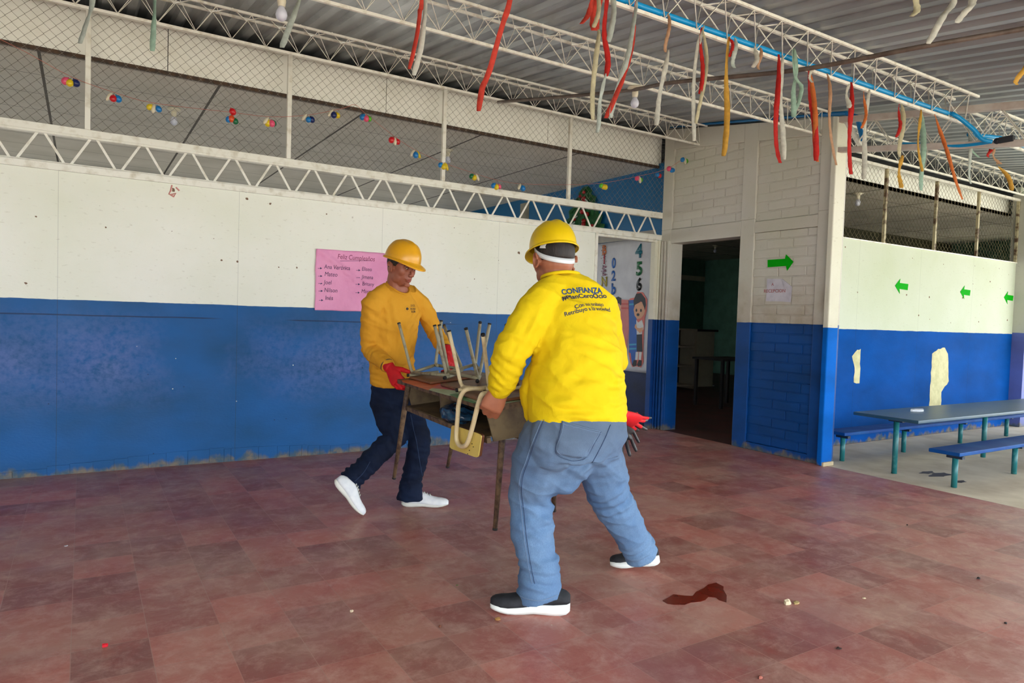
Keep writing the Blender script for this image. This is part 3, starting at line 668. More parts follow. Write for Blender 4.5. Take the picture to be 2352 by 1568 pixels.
# dark classroom: shelf unit, desk and wall pictures glimpsed through the doorway
sh = empty('shelf_unit', (9.2, 9.4, 0), 'dim open shelf unit seen through the doorway at left', 'shelf')
m_sh = mat('dim_shelf', [190, 180, 156], .7)
for x in (8.6, 9.75): MB().box((x, 9.2, 0), (x+.05, 9.6, 1.12)).build('side_panel', m_sh, sh)
for z in (.06, .42, .78, 1.1): MB().box((8.6, 9.2, z), (9.8, 9.6, z+.03)).build('shelf', m_sh, sh)
MB().box((8.6, 9.58, 0), (9.8, 9.6, 1.12)).build('back_panel', m_dark, sh)
cb = empty('cabinet', (10.3, 9.8, 0), 'dim cream cabinet beside the shelf unit behind the doorway', 'cabinet')
MB().box((9.9, 9.5, 0), (10.6, 9.95, 1.08)).build('body', mat('dim_cream', [196, 190, 164], .7), cb); MB().box((9.85, 9.45, 1.08), (10.65, 10.0, 1.12)).build('cabinet_top', m_dark, cb)
dk = empty('school_desk', (8.3, 7.4, 0), 'dark desk standing in the dim room behind the doorway', 'desk')
MB().box((7.9, 6.9, .70), (8.7, 7.5, .73)).build('desk_top', m_dark, dk)
for x in (7.95, 8.65):
    for y in (6.95, 7.45): MB().box((x-.02, y-.02, 0), (x+.02, y+.02, .70)).build('leg', m_dark, dk)
for (x, z, h, lab) in ((11.3, 1.65, .34, 'upper'), (11.85, 1.35, .30, 'lower')):
    b = MB(); b.prism([(-.12, -h/2), (.12, -h/2), (.14, 0), (.09, h*.25), (.05, h/2), (-.05, h/2), (-.09, h*.25), (-.14, 0)], (x, 10.9+0.0, z), (1, 0, 0), (0, 0, 1), (0, .01, 0))
    pp = at(1652 if lab == 'upper' else 1672, 692 if lab == 'upper' else 722, 1, 12.47); b.xform(np.eye(3), V(pp[0]-x, 12.48-10.9, pp[2]-z))
    tag(b.build('wall_picture', mat('dim_red_card', [176, 40, 50], .7)), 'dim red cut-out picture on the green room wall, the %s one' % lab, 'picture')
b = MB().box((12.2, 12.45, 2.30), (13.45, 12.5, 2.42)); tag(b.build('wall_shelf', m_sh), 'pale strip high on the green room wall', 'shelf')
p = at(1626, 886, 2, 0); tag(MB().box((p[0]-.12, p[1]-.06, 0), (p[0]+.12, p[1]+.06, .012)).build('paper_scrap', MATS['white_tissue']), 'white scrap of paper on the dark floor inside the doorway', 'paper')
# ================================================================ bulbs, conduits
m_porc = mat('porcelain', [222, 214, 190], .4); m_glass = mat('frosted_bulb', [214, 216, 230], .25)
def bulb(p, label, grp='light bulbs in porcelain holders'):
    p = np.array(p, float); t = empty('light_bulb', p, label, 'light bulb', grp)
    MB().lathe(p, [(.012, 0), (.055, -.002), (.058, -.012), (.03, -.026), (.022, -.03)], 20).build('base_plate', m_porc, t, smooth=True)
    MB().lathe(p, [(.022, -.028), (.024, -.05), (.019, -.075), (.015, -.078)], 16).build('socket', m_porc, t, smooth=True)
    MB().lathe(p, [(.015, -.076), (.018, -.085), (.029, -.105), (.032, -.122), (.026, -.142), (.012, -.152), (.002, -.154)], 18).build('glass_bulb', m_glass, t, smooth=True)
bulb((.908, 3.95, 2.972), 'light bulb under the middle truss at the top left'); bulb((3.454, 3.95, 2.972), 'light bulb under the middle truss beside the dark pipe')
bulb((.70, 7.14, 3.06), 'dim light bulb on the classroom ceiling behind the wire mesh, left one'); bulb((3.40, 6.93, 3.06), 'dim light bulb on the classroom ceiling behind the second mesh post')
bulb((7.75, 4.86, 2.835), 'dim light bulb behind the wire mesh on the right'); bulb(at(1643, 563, 2, 2.835), 'dim light bulb on the ceiling of the dark room behind the doorway')
m_pipe = mat('dirty_grey_conduit', [112, 98, 88], .5, [84, 72, 64], 14)
P = [(3.14, 5.42, 3.16), (3.28, 4.7, 3.05), (3.43, 4.0, 2.955), (3.42, 3.5, 2.88), (3.69, 2.74, 2.805), (3.80, 2.1, 2.765), (4.02, 1.75, 2.79), (4.2, 1.35, 2.80)]
def smoothpts(P, k=6):
    P = [np.array(p, float) for p in P]; R = []
    for i in range(len(P)-1):
        a, b, c, d = P[max(i-1, 0)], P[i], P[i+1], P[min(i+2, len(P)-1)]
        for t in np.linspace(0, 1, k, endpoint=False): R.append(.5*((2*b)+(-a+c)*t+(2*a-5*b+4*c-d)*t*t+(-a+3*b-3*c+d)*t**3))
    return R+[P[-1]]
tag(MB().tube(smoothpts(P), .0135, 10).build('electrical_conduit', m_pipe, smooth=True), 'dirty grey conduit running across the trusses under the roof', 'conduit')
m_bc = mat('bright_blue_conduit', [0, 150, 214], .35); m_bx = mat('junction_box_black', [40, 42, 48], .5)
z = 2.862
tag(MB().tube(smoothpts([(-4.9, 2.75, z), (1, 2.75, z), (3, 2.75, z), (5.25, 2.74, z-.003), (5.45, 2.70, z-.02), (5.56, 2.62, z-.12), (5.60, 2.57, z-.20), (5.64, 2.52, 2.64)], 5), .0155, 12).build('electrical_conduit', m_bc, smooth=True), 'bright blue conduit lying in the truss and bending down to the junction box', 'conduit', 'blue conduits')
jb = empty('junction_box', (5.66, 2.50, 2.60), 'black junction box where the blue conduits meet under the cross beam', 'junction box')
MB().lathe((5.655, 2.49, 2.64), [(.021, -.016), (.023, 0), (.021, .016)], 20, (1, 0, 0)).build('box_body', m_bx, jb, smooth=True); MB().box((5.635, 2.385, 2.618), (5.675, 2.478, 2.662)).build('box_side', m_bx, jb, bevel=.004)
tag(MB().tube(smoothpts([(5.66, 2.54, 2.64), (5.66, 2.75, 2.655), (5.67, 2.95, 2.70), (5.68, 3.2, 2.76)]), .0155, 12).build('electrical_conduit', m_bc, smooth=True), 'short blue conduit running left from the black junction box', 'conduit', 'blue conduits')
tag(MB().tube([(5.70, 2.71, 2.74), (6.2, 2.72, 2.80), (13, 2.72, 2.80)], .0155, 12).build('electrical_conduit', m_bc, smooth=True), 'blue conduit on the truss beyond the cross beam at the right edge', 'conduit', 'blue conduits')
tag(MB().tube([(5.664, 3.95, 3.165), (5.664, 5.85, 3.462)], .013, 10).tube([(5.664, 3.95, 3.165), (5.66, 3.70, 3.12), (5.70, 3.62, 3.08), (5.71, 3.56, 2.86)], .02, 10).build('electrical_conduit', mat('dull_blue_conduit', [6, 112, 176], .4)), 'dull blue conduit along the top of the brick wall under the roof', 'conduit', 'blue conduits')
# ================================================================ paper streamers
SC = dict(red=[214, 44, 36], orange=[226, 130, 62], yellow=[222, 174, 70], white=[222, 220, 206], cream=[214, 206, 170], mint=[176, 206, 186], beige=[208, 166, 130], pale=[206, 214, 204], coral=[226, 78, 60])
def crepe(col):
    k = 'crepe_paper_'+col
    if k in MATS: return MATS[k]
    n = N(k); c = n.mix(n.step(n.noise(40, 3), .3, .7), SC[col], [int(v*.88) for v in SC[col]]); n.out(c, .8, n.noise(90, 3), .4, .004)
    t = n.nd('ShaderNodeBsdfTranslucent'); n.L(c, t.inputs[0]); mx = n.nd('ShaderNodeMixShader'); mx.inputs[0].default_value = .4
    o = [q for q in n.t.nodes if q.type == 'OUTPUT_MATERIAL'][0]; n.L(n.b.outputs[0], mx.inputs[1]); n.L(t.outputs[0], mx.inputs[2]); n.L(mx.outputs[0], o.inputs[0]); MATS[k] = n.m; return n.m
def strip(pts, Y, col, wpx, t, tw=0, seed=0, dy=0):
    n = 40; P = smoothpts([np.array((x, y, 0.0)) for x, y in pts], max(2, n//(len(pts)-1))); vs = []; m = len(P)
    for i, p in enumerate(P):
        s = i/(m-1); q = at(p[0], p[1], 1, Y+dy); d = q-CP; sc = (d@CB[2])/FPX
        a = tw*1.2*math.sin(s*math.pi*1.7+seed)+.25*math.sin(s*9+seed); wd = .92*wpx*sc*(.35+.65*min(1, s*4))*(1 if s < .9 else (1-(s-.9)*3))*.5
        ax = V(.85*math.cos(a)+.52*math.sin(a), -.52*math.cos(a)+.85*math.sin(a), 0); o = V(0, .012*math.sin(s*6+seed), 0)
        for k in (-1, 0, 1): vs.append(q+o+ax*wd*k*(1+.04*math.sin(s*41+seed*3+k))+V(0, .0015*(k == 0)*math.sin(s*13+seed)+.001*math.sin(s*57+k*2+seed), .001*k*math.sin(s*23+seed)))
    f = [(i*3+k, i*3+k+1, i*3+k+4, i*3+k+3) for i in range(m-1) for k in range(2)]
    b = MB().add(vs, f); me = b.mesh(fix=False)
    mt = crepe(col)
    o = finish(me, 'strip', mt, t, smooth=True) if t is not None else finish(me, 'paper_streamer', mt, smooth=True)
    md = o.modifiers.new('s', 'SOLIDIFY'); md.thickness = .0006; return o
TY = {'C': 2.70, 'B': 3.92, 'E': 1.3, 'R': 2.70}
seedc = [0]
def streamer(tr, strips, label):
    seedc[0] += 1; Y = TY[tr]
    if tr == 'C': strips = [(c, w_, (((p[0][0], p[0][1]-11),)+tuple(p[1:])) if j == 0 or p[0][1] < strips[0][2][0][1]+25 else p) for j, (c, w_, p) in enumerate(strips)]
    if len(strips) == 1:
        c, w_, pts = strips[0]; o = strip(pts, Y, c, w_, None, .5, seedc[0]); tag(o, label, 'streamer', 'crepe paper streamers on the trusses'); return
    p0 = at(*strips[0][2][0], 1, Y); t = empty('paper_streamer', p0, label, 'streamer', 'crepe paper streamers on the trusses')
    for i, (c, w_, pts) in enumerate(strips): strip(pts, Y, c, w_, t, .5, seedc[0]*1.7+i*2, -.012*i)
def c1(*L): return [(x/2.94, y/2.94) for x, y in L]
def c2(*L): return [(780+x/2.94, y/2.94) for x, y in L]
def c3(*L): return [(1552+x/2.94, y/2.94) for x, y in L]
streamer('B', [('pale', 16, c1((650, -440), (625, 0), (590, 140), (540, 290)))], 'pale cream streamer farthest left, hanging before the first mesh post')
streamer('B', [('mint', 14, c1((1050, -430), (1045, 0), (1038, 170), (1030, 340)))], 'pale mint streamer second from the left edge')
streamer('B', [('pale', 15, c1((2080, -170), (2020, 0), (1960, 170), (1905, 320)))], 'pale streamer just right of the top left light bulb')
streamer('C', [('coral', 12, c2((590, -500), (562, 0), (540, 80), (512, 260), (472, 465))), ('white', 14, c2((592, -500), (575, 0), (562, 170), (552, 330), (508, 505)))], 'coral and white pair of streamers on the left of the blue conduit')
streamer('C', [('coral', 15, c2((1220, -390), (1150, 0), (1100, 190), (1020, 470), (960, 600), (930, 755)))], 'long coral streamer with a flared end near the third mesh post')
streamer('C', [('coral', 26, c2((1735, -200), (1738, 0), (1735, 90), (1720, 210))), ('coral', 14, c2((1730, -200), (1715, 0), (1675, 100), (1625, 165))), ('cream', 12, c2((1745, -190), (1740, 60), (1725, 180)))], 'wide coral streamer with a curled end at the top centre')
streamer('C', [('red', 14, c2((1815, -180), (1813, 0), (1795, 220), (1805, 400), (1790, 520))), ('pale', 14, c2((1840, -180), (1845, 0), (1838, 140), (1825, 280))), ('cream', 13, c2((1745, 200), (1735, 300), (1722, 560), (1712, 810))), ('pale', 11, c2((1790, 500), (1775, 640), (1755, 760), (1730, 900)))], 'bunch of long pale and red streamers hanging at the top centre')
streamer('C', [('coral', 14, c2((2010, 35), (1990, 180), (1950, 380), (1870, 620), (1805, 795))), ('pale', 13, c2((2008, 35), (1975, 160), (1935, 420), (1880, 620), (1835, 795)))], 'coral and white streamers crossing in front of the upright truss bars')
streamer('C', [('beige', 9, c2((2220, 120), (2215, 220), (2208, 350))), ('white', 13, c2((2210, 340), (2195, 500), (2160, 700), (2128, 850)))], 'white streamer with a tan top just right of the hanging light bulb')
streamer('C', [('white', 11, c3((180, 210), (155, 300), (130, 600), (115, 955))), ('red', 10, c3((178, 215), (178, 400), (160, 635))), ('cream', 9, c3((192, 215), (200, 400), (180, 620), (150, 830)))], 'white, red and cream streamers, first bunch below the blue conduit')
streamer('C', [('yellow', 14, c3((360, 280), (352, 500), (340, 760), (318, 1055))), ('red', 8, c3((372, 280), (375, 380))), ('pale', 12, c3((392, 290), (398, 380), (393, 462)))], 'long yellow streamer with short red and pale tails')
streamer('C', [('white', 12, c3((545, 340), (538, 400), (532, 452))), ('beige', 9, c3((565, 355), (568, 410), (565, 472)))], 'short white and tan streamer, the shortest below the blue conduit')
streamer('C', [('red', 13, c3((694, 400), (682, 560), (678, 760), (690, 960), (708, 1100))), ('white', 13, c3((712, 410), (722, 600), (722, 840), (718, 1080)))], 'red and white streamers hanging before the upper right brick panel')
streamer('C', [('mint', 14, c3((788, 362), (818, 500), (800, 640), (785, 795))), ('mint', 10, c3((795, 362), (815, 520), (838, 600), (815, 740)))], 'mint green streamers knotted at the dark grey conduit')
streamer('C', [('red', 14, c3((905, 480), (915, 640), (925, 820), (948, 1085))), ('orange', 12, c3((912, 490), (925, 700), (945, 900), (968, 1090))), ('white', 9, c3((918, 480), (915, 560)))], 'red and orange streamer left of the lit column edge')
streamer('C', [('beige', 9, c3((1018, 530), (1035, 640), (1050, 830), (1085, 1115)))], 'thin tan streamer in front of the bright column')
streamer('C', [('red', 13, c3((1178, 590), (1178, 760), (1184, 960), (1180, 1178))), ('white', 12, c3((1168, 600), (1165, 660), (1158, 732)))], 'long red streamer with a short white tail at the right side of the column')
streamer('C', [('white', 13, c3((1300, 640), (1295, 800), (1275, 1000), (1258, 1210))), ('orange', 7, c3((1282, 645), (1275, 760), (1262, 865)))], 'white streamer with an orange edge above the first right mesh bay')
streamer('C', [('red', 8, c3((1520, 730), (1508, 820), (1495, 925))), ('cream', 12, c3((1528, 735), (1522, 900), (1520, 1060))), ('yellow', 12, c3((1520, 1050), (1520, 1160), (1512, 1270)))], 'cream and yellow streamer with a small red strip beside it')
streamer('C', [('mint', 13, c3((1662, 770), (1662, 950), (1668, 1120), (1666, 1285))), ('yellow', 8, c3((1645, 775), (1648, 950), (1655, 1160)))], 'mint and yellow streamers second from the junction box')
streamer('C', [('orange', 9, c3((1758, 800), (1785, 900), (1830, 1050), (1880, 1170), (1948, 1345)))], 'slanting orange streamer reaching the right mesh screen')
streamer('C', [('pale', 8, c3((1972, 880), (1980, 1000), (1992, 1130), (1996, 1240)))], 'thin pale streamer hanging under the end of the blue conduit')
streamer('R', [('mint', 10, c3((1975, 950), (2005, 1000), (2045, 1065)))], 'short mint streamer touching the black junction box')
streamer('R', [('red', 9, c3((2118, 1005), (2116, 1030), (2120, 1062))), ('beige', 12, c3((2138, 1005), (2160, 1060), (2178, 1110))), ('yellow', 11, c3((2175, 1100), (2220, 1170), (2275, 1285)))], 'tan and yellow streamer right of the black junction box')
streamer('E', [('cream', 16, [(2112, -150), (2106, 0), (2090, 39)])], 'cream streamer end at the top right, leftmost of the three blown ones')
streamer('E', [('white', 17, [(2235, -100), (2194, 0), (2158, 40), (2136, 99)])], 'white curved streamer blown sideways at the top right')
streamer('E', [('white', 18, [(2260, -90), (2229, 0), (2218, 24), (2206, 50)])], 'white streamer end at the top right, rightmost of the three blown ones')
streamer('E', [('yellow', 16, [(2430, 40), (2352, 158), (2340, 194)])], 'yellow streamer end cut by the right edge of the view')
# ================================================================ balloon garland
BC = dict(b=[20, 120, 190], n=[20, 36, 96], y=[226, 196, 30], r=[200, 24, 34], w=[224, 214, 186], p=[230, 84, 120], g=[16, 110, 66], l=[90, 180, 40], o=[222, 84, 40])
BN = dict(b='blue', n='navy', y='yellow', r='red', w='white', p='pink', g='green', l='lime', o='orange')
spots = [(163, 186, 'nyp', 'first on the left'), (262, 222, 'brw', ''), (355, 246, 'bwy', ''), (533, 269, 'robg', ''), (620, 280, 'gpyw', ''), (708, 272, 'nbw', ''), (768, 262, 'ynw', ''), (841, 270, 'lpb', ''), (907, 323, 'rwr', ''), (955, 354, 'ybw', ''), (1019, 381, 'yyb', ''), (1090, 407, 'wyg', ''), (1140, 428, 'pyb', ''), (1197, 431, 'bw', ''), (1386, 429, 'yyl', ''), (1468, 413, 'lwp', ''), (1512, 403, 'rb', ''), (1541, 391, 'bbp', ''), (1572, 370, 'lwb', '')]
GY = 5.72
spts = [(-60, 60), (60, 120), (163, 176), (262, 212), (355, 237), (533, 258), (620, 268), (708, 264), (790, 248), (815, 240), (841, 262), (907, 314), (955, 345), (1019, 374), (1090, 398), (1140, 413), (1197, 422), (1300, 424), (1386, 420), (1468, 404), (1512, 394), (1541, 383), (1572, 362)]
def gy(x): return GY if x < 1500 else GY-.10
tag(MB().tube(smoothpts([at(x, y, 1, gy(x)) for x, y in spts], 3), .0018, 4, cap=False).build('string', mat('pink_string', [214, 130, 110], .7), smooth=True), 'thin pink string of the balloon garland in front of the mesh screen', 'string')
random.seed(21); last = {}
where = ['farthest left', 'left of the first mesh post', 'right of the first mesh post', 'midway between mesh posts one and two', 'second left of the second mesh post', 'just right of the second mesh post', 'where the string rises to its knot', 'right of the knot in the string', 'where the string drops after the knot', 'left of the third mesh post', 'in front of the third mesh post', 'first right of the third mesh post', 'against the girder, right of the third post', 'with a grey tail left of the fourth mesh post', 'right of the fourth mesh post', 'in front of the blue classroom wall', 'at the last mesh post', 'at the corner of the brick wall', 'on the upper brick panel']
for (x, y, cs, _), wh in zip(spots, where):
    p = at(x, y-9, 1, gy(x)-.004)
    t = empty('balloon_cluster', p, 'small %s balloons, %s' % (' '.join(dict.fromkeys(BN[c] for c in cs)), wh), 'balloons', 'balloon clusters on the string')
    n = len(cs)
    for i, c in enumerate(cs):
        a = math.pi*(i+.5)/n+.3*random.random(); d = V(math.cos(a)*.75, -.25*(i % 2)-.1, -.55-.45*math.sin(a)); 
        if x in (533,): d = V([.1, -.12, -.5, .5][i], -.2*(i % 2), [.25, -1.0, -1.1, -1.3][i])
        d = d*(.046); z_ = nrm(-d+V(0, 0, .02)); xx = nrm(np.cross(z_, (0, 1, .1))); yy = np.cross(z_, xx); M = np.stack([xx, yy, z_], 1)
        r = random.uniform(.022, .027)
        if c == 'w' or (c == 'y' and i == 0 and random.random() < .5): rr = (r*.62, r*.62, r*1.5)
        else: rr = (r, r, r*1.12)
        b = MB().ball(p+d, rr, M, 12); b.lathe(p+d+z_*(rr[2]*.93), [(.002, 0), (.005, .006), (.002, .004)], 6, z_)
        b.build('balloon', mat('balloon_'+BN[c], BC[c], .3), t, smooth=True)
# ================================================================ things on the floor
def flake(name, px, py, s, m, label, cat, h=.01, n=7, seed=0):
    random.seed(seed); p = at(px, py, 2, 0); b = MB(); R = [s*random.uniform(.6, 1.1) for _ in range(n)]
    A = [2*math.pi*k/n for k in range(n)]; lo = [p+V(r*math.cos(a), r*math.sin(a)*.7, .0008) for r, a in zip(R, A)]; hi = [q+V(0, 0, h*random.uniform(.3, 1)) for q in lo]
    b.add(lo+hi+[p+V(0, 0, h*1.1)], [tuple(range(n))[::-1]]+[(i, (i+1) % n, n+(i+1) % n, n+i) for i in range(n)]+[(n+i, n+(i+1) % n, 2*n) for i in range(n)])
    tag(b.build(name, m), label, cat)
flake('paper_scrap', 1808, 1387, .022, mat('cream_scrap', [222, 206, 170], .8), 'folded cream paper scrap on the red floor right of the puddle', 'paper', .022, seed=1)
flake('plaster_crumb', 1828, 1385, .020, mat('yellow_crumb', [190, 166, 110], .9), 'yellowish crumbs touching the cream paper scrap', 'crumbs', .008, seed=2)
flake('balloon_scrap', 242, 1485, .012, mat('red_rubber', [206, 20, 40], .4), 'small bright red rubber scrap at the lower left of the floor', 'scrap', .012, seed=3)
flake('dry_leaf', 1142, 1423, .016, mat('dry_leaf', [160, 116, 60], .8), 'dry brown leaf on the floor behind the black front shoe', 'leaf', .01, seed=4)
flake('pebble', 808, 1405, .008, mat('cream_pebble', [210, 190, 160], .8), 'small pale pebble left of the black front shoe', 'pebble', .008, seed=5)
flake('pebble', 1010, 1440, .007, mat('brown_crumb', [110, 62, 40], .8), 'small brown crumb between the pale pebble and the black front shoe', 'pebble', .008, seed=6)
flake('green_leaf', 1050, 1344, .009, mat('green_leaf', [120, 132, 80], .8), 'tiny green leaf on the floor left of the black front shoe', 'leaf', .003, seed=7)
flake('wood_splinter', 1926, 1490, .013, mat('dark_splinter', [56, 34, 28], .8), 'short dark splinter on the floor at the lower right', 'splinter', .006, seed=8)
flake('pebble', 2247, 1329, .011, m_dark, 'dark brown pebble near the right edge of the floor', 'pebble', .01, seed=9)
flake('pebble', 1746, 1557, .011, mat('pink_crumb', [170, 100, 84], .8), 'reddish crumb at the bottom edge of the floor', 'pebble', .01, seed=10)
flake('pebble', 2084, 1206, .007, m_dark, 'tiny dark crumb right of centre on the open floor', 'pebble', .006, seed=11)
flake('pebble', 2310, 1432, .009, m_dark, 'dark crumb at the lower right edge of the floor', 'pebble', .006, seed=12)
flake('paper_scrap', 152, 1254, .011, MATS['white_tissue'], 'thin white scrap on the dark floor at the left', 'paper', .003, seed=13)
flake('paper_scrap', 1985, 1374, .011, MATS['cream_scrap'], 'small pale scrap right of the folded cream paper', 'paper', .004, seed=14)
PUD = [(2.219, 2.224), (2.27, 2.238), (2.316, 2.253), (2.35, 2.22), (2.381, 2.199), (2.43, 2.225), (2.499, 2.241), (2.55, 2.262), (2.607, 2.262), (2.60, 2.21), (2.569, 2.184), (2.53, 2.13), (2.466, 2.076), (2.455, 2.11), (2.466, 2.135), (2.44, 2.158), (2.40, 2.14), (2.366, 2.137), (2.32, 2.15), (2.276, 2.146), (2.232, 2.169), (2.215, 2.19)]
pn = N('wet_red_floor'); pm_ = pn.out(pn.mix(pn.step(pn.noise(9, 3), .3, .7), [124, 34, 18], [104, 28, 18]), .16, None)
tag(MB().prism(PUD, (0, 0, .0003), (1, 0, 0), (0, 1, 0), (0, 0, .0012)).build('puddle', pm_), 'dark red wet patch on the tiled floor right of the walking man', 'puddle')
for k, (px, py, s) in enumerate([(1540, 0, 0)]): pass
st = MB()
for px, py, s in ((2160, 1090, .09), (2130, 1085, .06), (2205, 1106, .05)): 
    p = at(px, py, 2, -.004); st.prism([(p[0]+s*1.6*math.cos(a)*(1+.25*math.sin(3*a+px)), p[1]+s*math.sin(a)*(1+.2*math.sin(5*a))*.6) for a in np.linspace(0, 2*math.pi, 19)[:-1]], (0, 0, -.0038), (1, 0, 0), (0, 1, 0), (0, 0, .001))
tag(st.build('damp_stain', mat('damp_concrete', [88, 78, 70], .5)), 'dark damp stain on the concrete under the front blue bench', 'stain')
# ================================================================ school desk and the upturned chairs on it
DA = V(1.59, 3.82, .858); Du = nrm((-.07, -1, 0)); Dv = nrm((.9955, -.0697, .11)); Dw = np.cross(Du, Dv)
def D(u, v, w=0): return DA+Du*u+Dv*v+Dw*w
def T(x, y, dw=0):
    d = ray(x, y); t = ((DA+Dw*dw)-CP)@Dw/(d@Dw); p = CP+t*d-DA; return (float(p@Du), float(p@Dv))
m_dtop = mat('worn_brown_laminate', [122, 82, 58], .5, [86, 58, 44], 9, bs=.15, bsc=50)
m_drust = mat('rusty_painted_steel', [112, 90, 66], .65, [62, 44, 36], 26, .42, .62, bs=.2, bsc=90)
m_dbox = mat('brown_sheet_steel', [116, 98, 68], .6, [70, 52, 40], 8)
desk = empty('school_desk', D(.6, .22, -.6), 'old two seat school desk with painted top carried by the two men', 'desk')
LV = .47
MB().obox(D(0, 0, -.018), Du*1.235, Dv*LV, Dw*.018).build('desk_top', m_dtop, desk, bevel=.003)
MB().obox(D(-.004, -.005, -.024), Du*1.243, Dv*.005, Dw*.024).obox(D(-.004, LV, -.024), Du*1.243, Dv*.005, Dw*.024).obox(D(-.004, -.005, -.024), Du*.005, Dv*(LV+.01), Dw*.024).obox(D(1.235, -.005, -.024), Du*.005, Dv*(LV+.01), Dw*.024).build('edge_strip', m_drust, desk)
def dpoly(L, col, nm, lift):
    b = MB(); b.prism([T(890+x/6.818, 730+y/6.818) for x, y in L], D(0, 0, lift), Du, Dv, Dw*.0012); b.build('painted_patch', mat(nm, col, .45, [max(0, c-26) for c in col], 14), desk)
dpoly([(225, 985), (310, 975), (850, 1010), (800, 1050), (640, 1132), (560, 1108), (240, 1005)], [214, 96, 66], 'orange_desk_paint', .0003)
dpoly([(665, 1118), (760, 1060), (900, 1010), (1180, 1110), (1160, 1140), (900, 1122)], [204, 96, 112], 'pink_desk_paint', .0003)
dpoly([(645, 1130), (700, 1104), (1000, 1130), (1240, 1160), (1200, 1215), (960, 1217)], [170, 196, 160], 'pale_green_desk_paint', .0006)
dpoly([(965, 1203), (1080, 1185), (1250, 1225), (1290, 1290), (1420, 1330), (1345, 1338), (1150, 1278)], [10, 128, 60], 'green_desk_paint', .0009)
dpoly([(1225, 1265), (1340, 1240), (1560, 1270), (1500, 1330), (1400, 1332)], [186, 206, 168], 'pale_green_desk_paint', .0012)
b = MB(); b.prism([(1.06, .06), (1.222, .05), (1.222, .44), (1.10, .44)], D(0, 0, .0003), Du, Dv, Dw*.0012); b.build('painted_patch', MATS['pale_green_desk_paint'], desk)
# open book box under the top
hb = .135
MB().obox(D(.06, .02, -.024-hb), Du*1.08, Dv*.40, Dw*.006).build('shelf', m_dbox, desk)
MB().obox(D(.04, .012, -.024-hb-.022), Du*1.12, Dv*.02, Dw*.026).build('front_rail', m_drust, desk, bevel=.002)
MB().obox(D(.06, .415, -.024-hb), Du*1.08, Dv*.006, Dw*hb).build('back_panel', m_dbox, desk)
MB().obox(D(.57, .03, -.024-hb), Du*.012, Dv*.38, Dw*hb).build('divider', m_dbox, desk)
for u in (.06, 1.14):
    MB().prism([(.02, -.024), (.42, -.024), (.40, -.024-hb-.02), (.05, -.024-hb-.02)], D(u, 0, 0), Dv, Dw, Du*.008).build('side_panel', m_dbox, desk)
legs = [((905, 1098, .255), (.075, .035)), ((1028, 1072, .285), (.075, .40)), ((1137, 1215, .27), (1.125, .13)), ((1272, 1172, .295), (1.125, .40))]
for (px, py, z), (u, v) in legs:
    q = at(px, py, 2, z); a = D(u, v, -.024); t_ = (q-a); m_ = a+t_*.28
    lg = MB().tube([a, m_, q], [.0155, .016, .0105], 12).build('leg', m_drust, desk, smooth=True)
    MB().tube([q+nrm(t_)*.004, q-nrm(t_)*.006], .0118, 12).build('leg_cap', mat('black_rubber', [30, 28, 28], .7), lg, smooth=True)
MB().tube([D(1.125, .02, -.03), D(1.135, .12, -.15), D(1.13, .22, -.20), D(1.135, .34, -.15), D(1.125, .44, -.03)], .011, 10).build('brace', m_drust, desk, smooth=True)
# blue plastic bag in the book box
rb = np.random.RandomState(3); b = MB(); c = D(.70, .07, -.115)
vs = []; n = 18
for i in range(1, 10):
    for k in range(n):
        th = math.pi*i/10; q = 2*math.pi*k/n; r = 1+.28*noise.noise(Vector((i*.8, math.cos(q)*2, math.sin(q)*2)))+.1*rb.rand()
        vs.append(c+r*(Du*.145*math.sin(th)*math.cos(q)+Dv*.07*math.sin(th)*math.sin(q)+Dw*.046*math.cos(th)))
b.add(vs, [(i*n+k, i*n+(k+1) % n, (i+1)*n+(k+1) % n, (i+1)*n+k) for i in range(8) for k in range(n)]+[tuple(range(n))[::-1], tuple(8*n+k for k in range(n))])
pn = N('blue_plastic_film'); pn.b.inputs['Alpha'].default_value = 1
tag(b.build('plastic_bag', pn.out(pn.mix(pn.step(pn.noise(22, 3), .35, .7), [6, 34, 62], [44, 84, 110]), .2, pn.noise(30, 2), .5, .01), smooth=False), 'crumpled dark blue plastic bag inside the carried school desk', 'bag')
